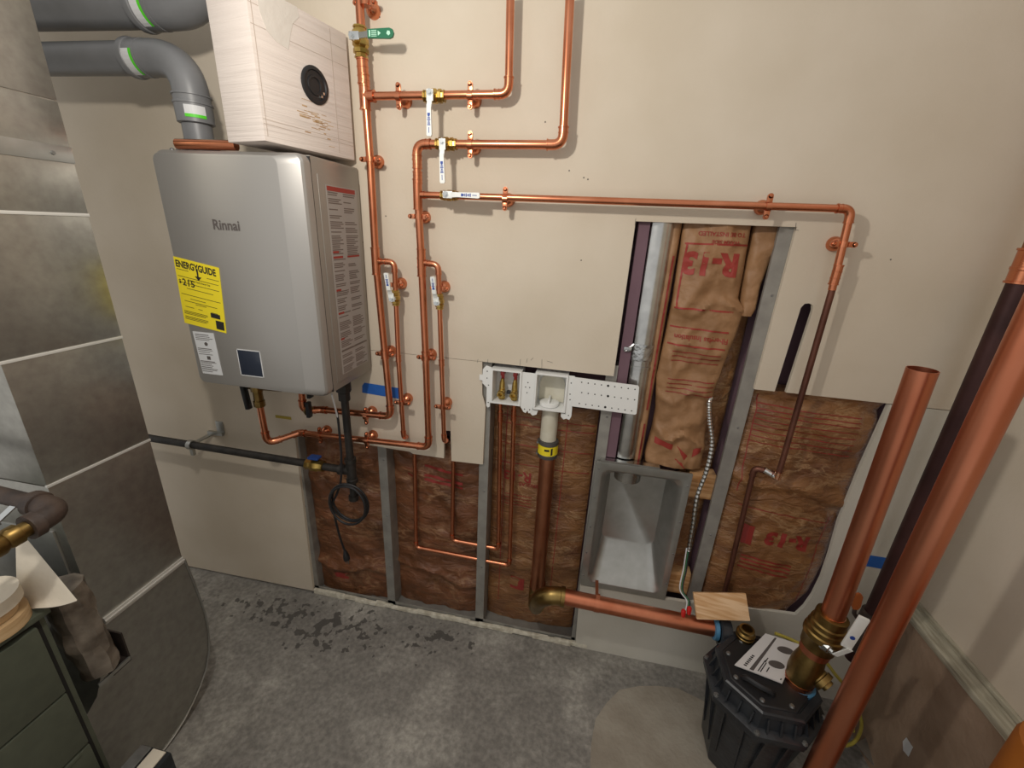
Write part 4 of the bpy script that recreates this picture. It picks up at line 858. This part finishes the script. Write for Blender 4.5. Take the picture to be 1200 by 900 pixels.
# discharge riser
T = thing('discharge_riser', 'open topped copper riser with brass check valve rising from the basin', 'riser pipe', (.75, -.285, .39))
b0 = V((.752, -.289, .392)); tp = V((0.749, -0.29, 1.401)); lo_ = V((0.769, -0.29, 0.67))
MB().lathe(b0 + V((0, 0, -.004)), (0, 0, 1), [(0, .02), (0, .047), (.008, .046), (.010, .036)], 24).build('riser_seal', 'bluering', T)
MB().lathe(b0 + V((0, 0, .002)), (0, 0, 1), [(0, .033), (0, .0385), (.02, .0385), (.022, .033)], 24).build('copper_stub', 'copper', T)
ax = (lo_ - b0).normalized(); l = (lo_ - b0).length
k = MB(); k.tube([b0 + V((0, 0, .012)), b0 + V((.0, 0, .05)), b0 + V((.004, 0, .085)), b0.lerp(lo_, .42), b0.lerp(lo_, .5)], [.036, .041, .042, .036, .034], 22)
k.lathe(b0 + V((.012, 0, .075)), (.55, -.6, -.25), [(0, .026), (.034, .026), (.036, .030), (.05, .030), (.052, .018), (.060, .018), (.060, .010)], 14)
k.build('check_valve', 'brass_old', T, 30)
MB().lathe(b0.lerp(lo_, .49), ax, [(0, .034), (0, .0385), (.022, .0385), (.022, .034)], 22).build('copper_ring', 'copper_big', T)
d_ = (tp - lo_).normalized()
k = MB(); p = b0.lerp(lo_, .56); ll = (lo_ - p).length
k.lathe(p, ax, [(0, .034), (.006, .043), (ll*.35, .046), (ll*.40, .050), (ll*.52, .050), (ll*.55, .046), (ll*.66, .047), (ll*.70, .044), (ll*.80, .044), (ll*.83, .040), (ll*1.04, .040), (ll*1.06, .034)], 22); uv = k.build('union_valve', 'brass_old', T, 30)
MB().lathe(lo_ - d_*.02, d_, [(0, .0288), ((tp-lo_).length + .02, .0288), ((tp-lo_).length + .02, .0268), (.3, .0268), (.3, .0005)], 30).build('riser', 'copper_big', T)
MB().lathe(lo_ + d_*.006, d_, [(0, .029), (0, .0304), (.003, .0304), (.003, .029)], 24).build('solder_ring', 'solder', T)
s0 = V((0.763, -0.345, 0.598)); k = MB(); k.lathe(s0 + V((-.012, .024, .0)), (.42, -.8, .0), [(0, .016), (.02, .014), (.022, .009), (.03, .009), (.03, .004)], 10); k.build('valve_stem', 'chrome', T)
l0, l1 = V((0.778, -0.36, 0.64)), V((0.791, -0.36, 0.748)); q = (l1 - l0).normalized(); side = q.cross(V((-.3, -1, .3))).normalized()
k = MB(); k.obox((l0 + l1)/2, q*(l1-l0).length*.5, side*.012, q.cross(side)*.004, .0015); k.obox((s0 + l0)/2 + V((.005, -.008, 0)), (l0 - s0)*.55, side*.006, q.cross(side)*.002); lv = k.build('lever', 'valvewhite', T)
k = MB(); k.lathe(l0.lerp(l1, .35) - q.cross(side)*-.0041, q.cross(side), [(0, .006), (.0004, .006)], 12); k.lathe(l0.lerp(l1, .35) - q.cross(side)*.0045, q.cross(side), [(0, .006), (.0004, .006)], 12); k.build('print', 'blueink', T)
# thick copper pipe in front
T = thing('copper_stack', 'thick bright copper pipe crossing the bottom right corner in front of the basin', 'pipe', (.78, -.45, 0))
p0, p1 = V((0.775, -0.45, 1.373)), V((0.766, -0.45, 0.321)); d_ = (p1 - p0).normalized()
MB().cyl(p0 - d_*1.2, p1 + d_*((p1.z - .002)/-d_.z if d_.z else 0), .0285, 32).build('pipe', 'copper_big', T)
# dark pipe behind
T = thing('dark_pipe', 'dark brown pipe with copper coupling at the right, orange lever near its foot', 'pipe', (.98, -.1, 0))
p0, p1 = V((1.013, -0.1, 1.602)), V((1.016, -0.1, 0.844)); d_ = (p1 - p0).normalized()
MB().cyl(p0, p1 + d_*(p1.z - .33), .0245, 24).build('pipe', 'copper_dark', T)
MB().cyl(p0, p0 - d_*.9, .0235, 24).build('pipe', 'copper_dull', T)
k = MB(); k.lathe(p0 + d_*.015, -d_, [(0, .0245), (0, .030), (.005, .030), (.006, .0272), (.03, .0272), (.032, .029), (.038, .029), (.04, .0272), (.075, .0272), (.076, .030), (.081, .030), (.081, .024)], 22); k.build('coupling', 'copper', T)
e = p1 + d_*(p1.z - .34); MB().lathe(e + V((0, 0, .20)), (0, 0, -1), [(0, .026), (0, .032), (.06, .034), (.10, .034), (.16, .031), (.16, .026)], 20).build('valve_body', 'oldiron', T)
h0, h1 = V((0.969, -0.1, 0.499)), V((0.955, -0.1, 0.623)); q = (h1 - h0).normalized(); s_ = q.cross(V((0, 1, 0))).normalized()
k = MB(); m_ = h0.lerp(h1, .45); le = (h1 - h0).length
k.prism([m_ + q*a + s_*b for a, b in ((-.018, -.007), (-.006, -.0125), (.035, -.0125), (.045, -.007), (.048, 0), (.045, .007), (.035, .0125), (-.006, .0125), (-.018, .007))], (0, .007, 0)); k.build('lever_grip', 'orange', T)
k = MB(); k.tube([m_ - q*.018 + V((0, .004, 0)), m_ - q*.035 + V((0, .004, 0)), m_ - q*.05 + V((.01, .01, 0)), e + V((0, 0, .12))], .006, 8); k.build('lever_arm', 'oldiron', T)
# yellow cord, strap, tag, corner thing
P_ = [V(p) for p in ((0.738, -0.135, 0.412), (0.794, -0.145, 0.405), (0.858, -0.179, 0.4), (0.929, -0.187, 0.33), (1.041, -0.132, 0.2), (1.098, -0.12, 0.1), (1.073, -0.172, 0.1), (1.024, -0.223, 0.1), (0.975, -0.243, 0.1), (0.942, -0.247, 0.12), (0.99, -0.188, 0.14), (1.037, -0.159, 0.14), (1.028, -0.202, 0.12))]
o = MB().tube(smooth(P_, 8), .0055, 8).build('yellow_cord', 'yellowcord', None); tag(o, 'dull yellow cord looped behind the thick copper pipe', 'cord')
a, b, c, d = (V((1.056, -0.197, 0.06)), V((1.107, -0.165, 0.06)), V((1.159, -0.212, 0.03)), V((1.112, -0.246, 0.02)))
o = MB().prism([a, b, V((1.148, -0.189, 0.045)), c, d], (0, 0, .003)).build('metal_strap', 'galv', None); tag(o, 'flat galvanized strap end lying by the right wall at the frame edge', 'strap')
q = V((1.099, -0.291, 0.23)); o = MB().prism([q + V(p) for p in ((0, .012, .018), (0, -.016, .020), (0, -.018, -.020), (0, .002, -.026), (0, .015, -.006))], (-.001, 0, 0)).build('paper_scrap', 'label_white', None); tag(o, 'small pale paper scrap stuck on the brown lower right wall', 'paper')
q = V((0.98, -0.648, 0.725)); o = MB().lathe((q.x + .056, q.y - .012, 0), (0, 0, 1), [(0, .10), (.02, .104), (q.z + .005, .112), (q.z + .02, .108), (q.z + .02, .001)], 32).build('orange_bucket', 'orangebrown', None); tag(o, 'orange brown rounded container cut off at the bottom right corner', 'bucket')
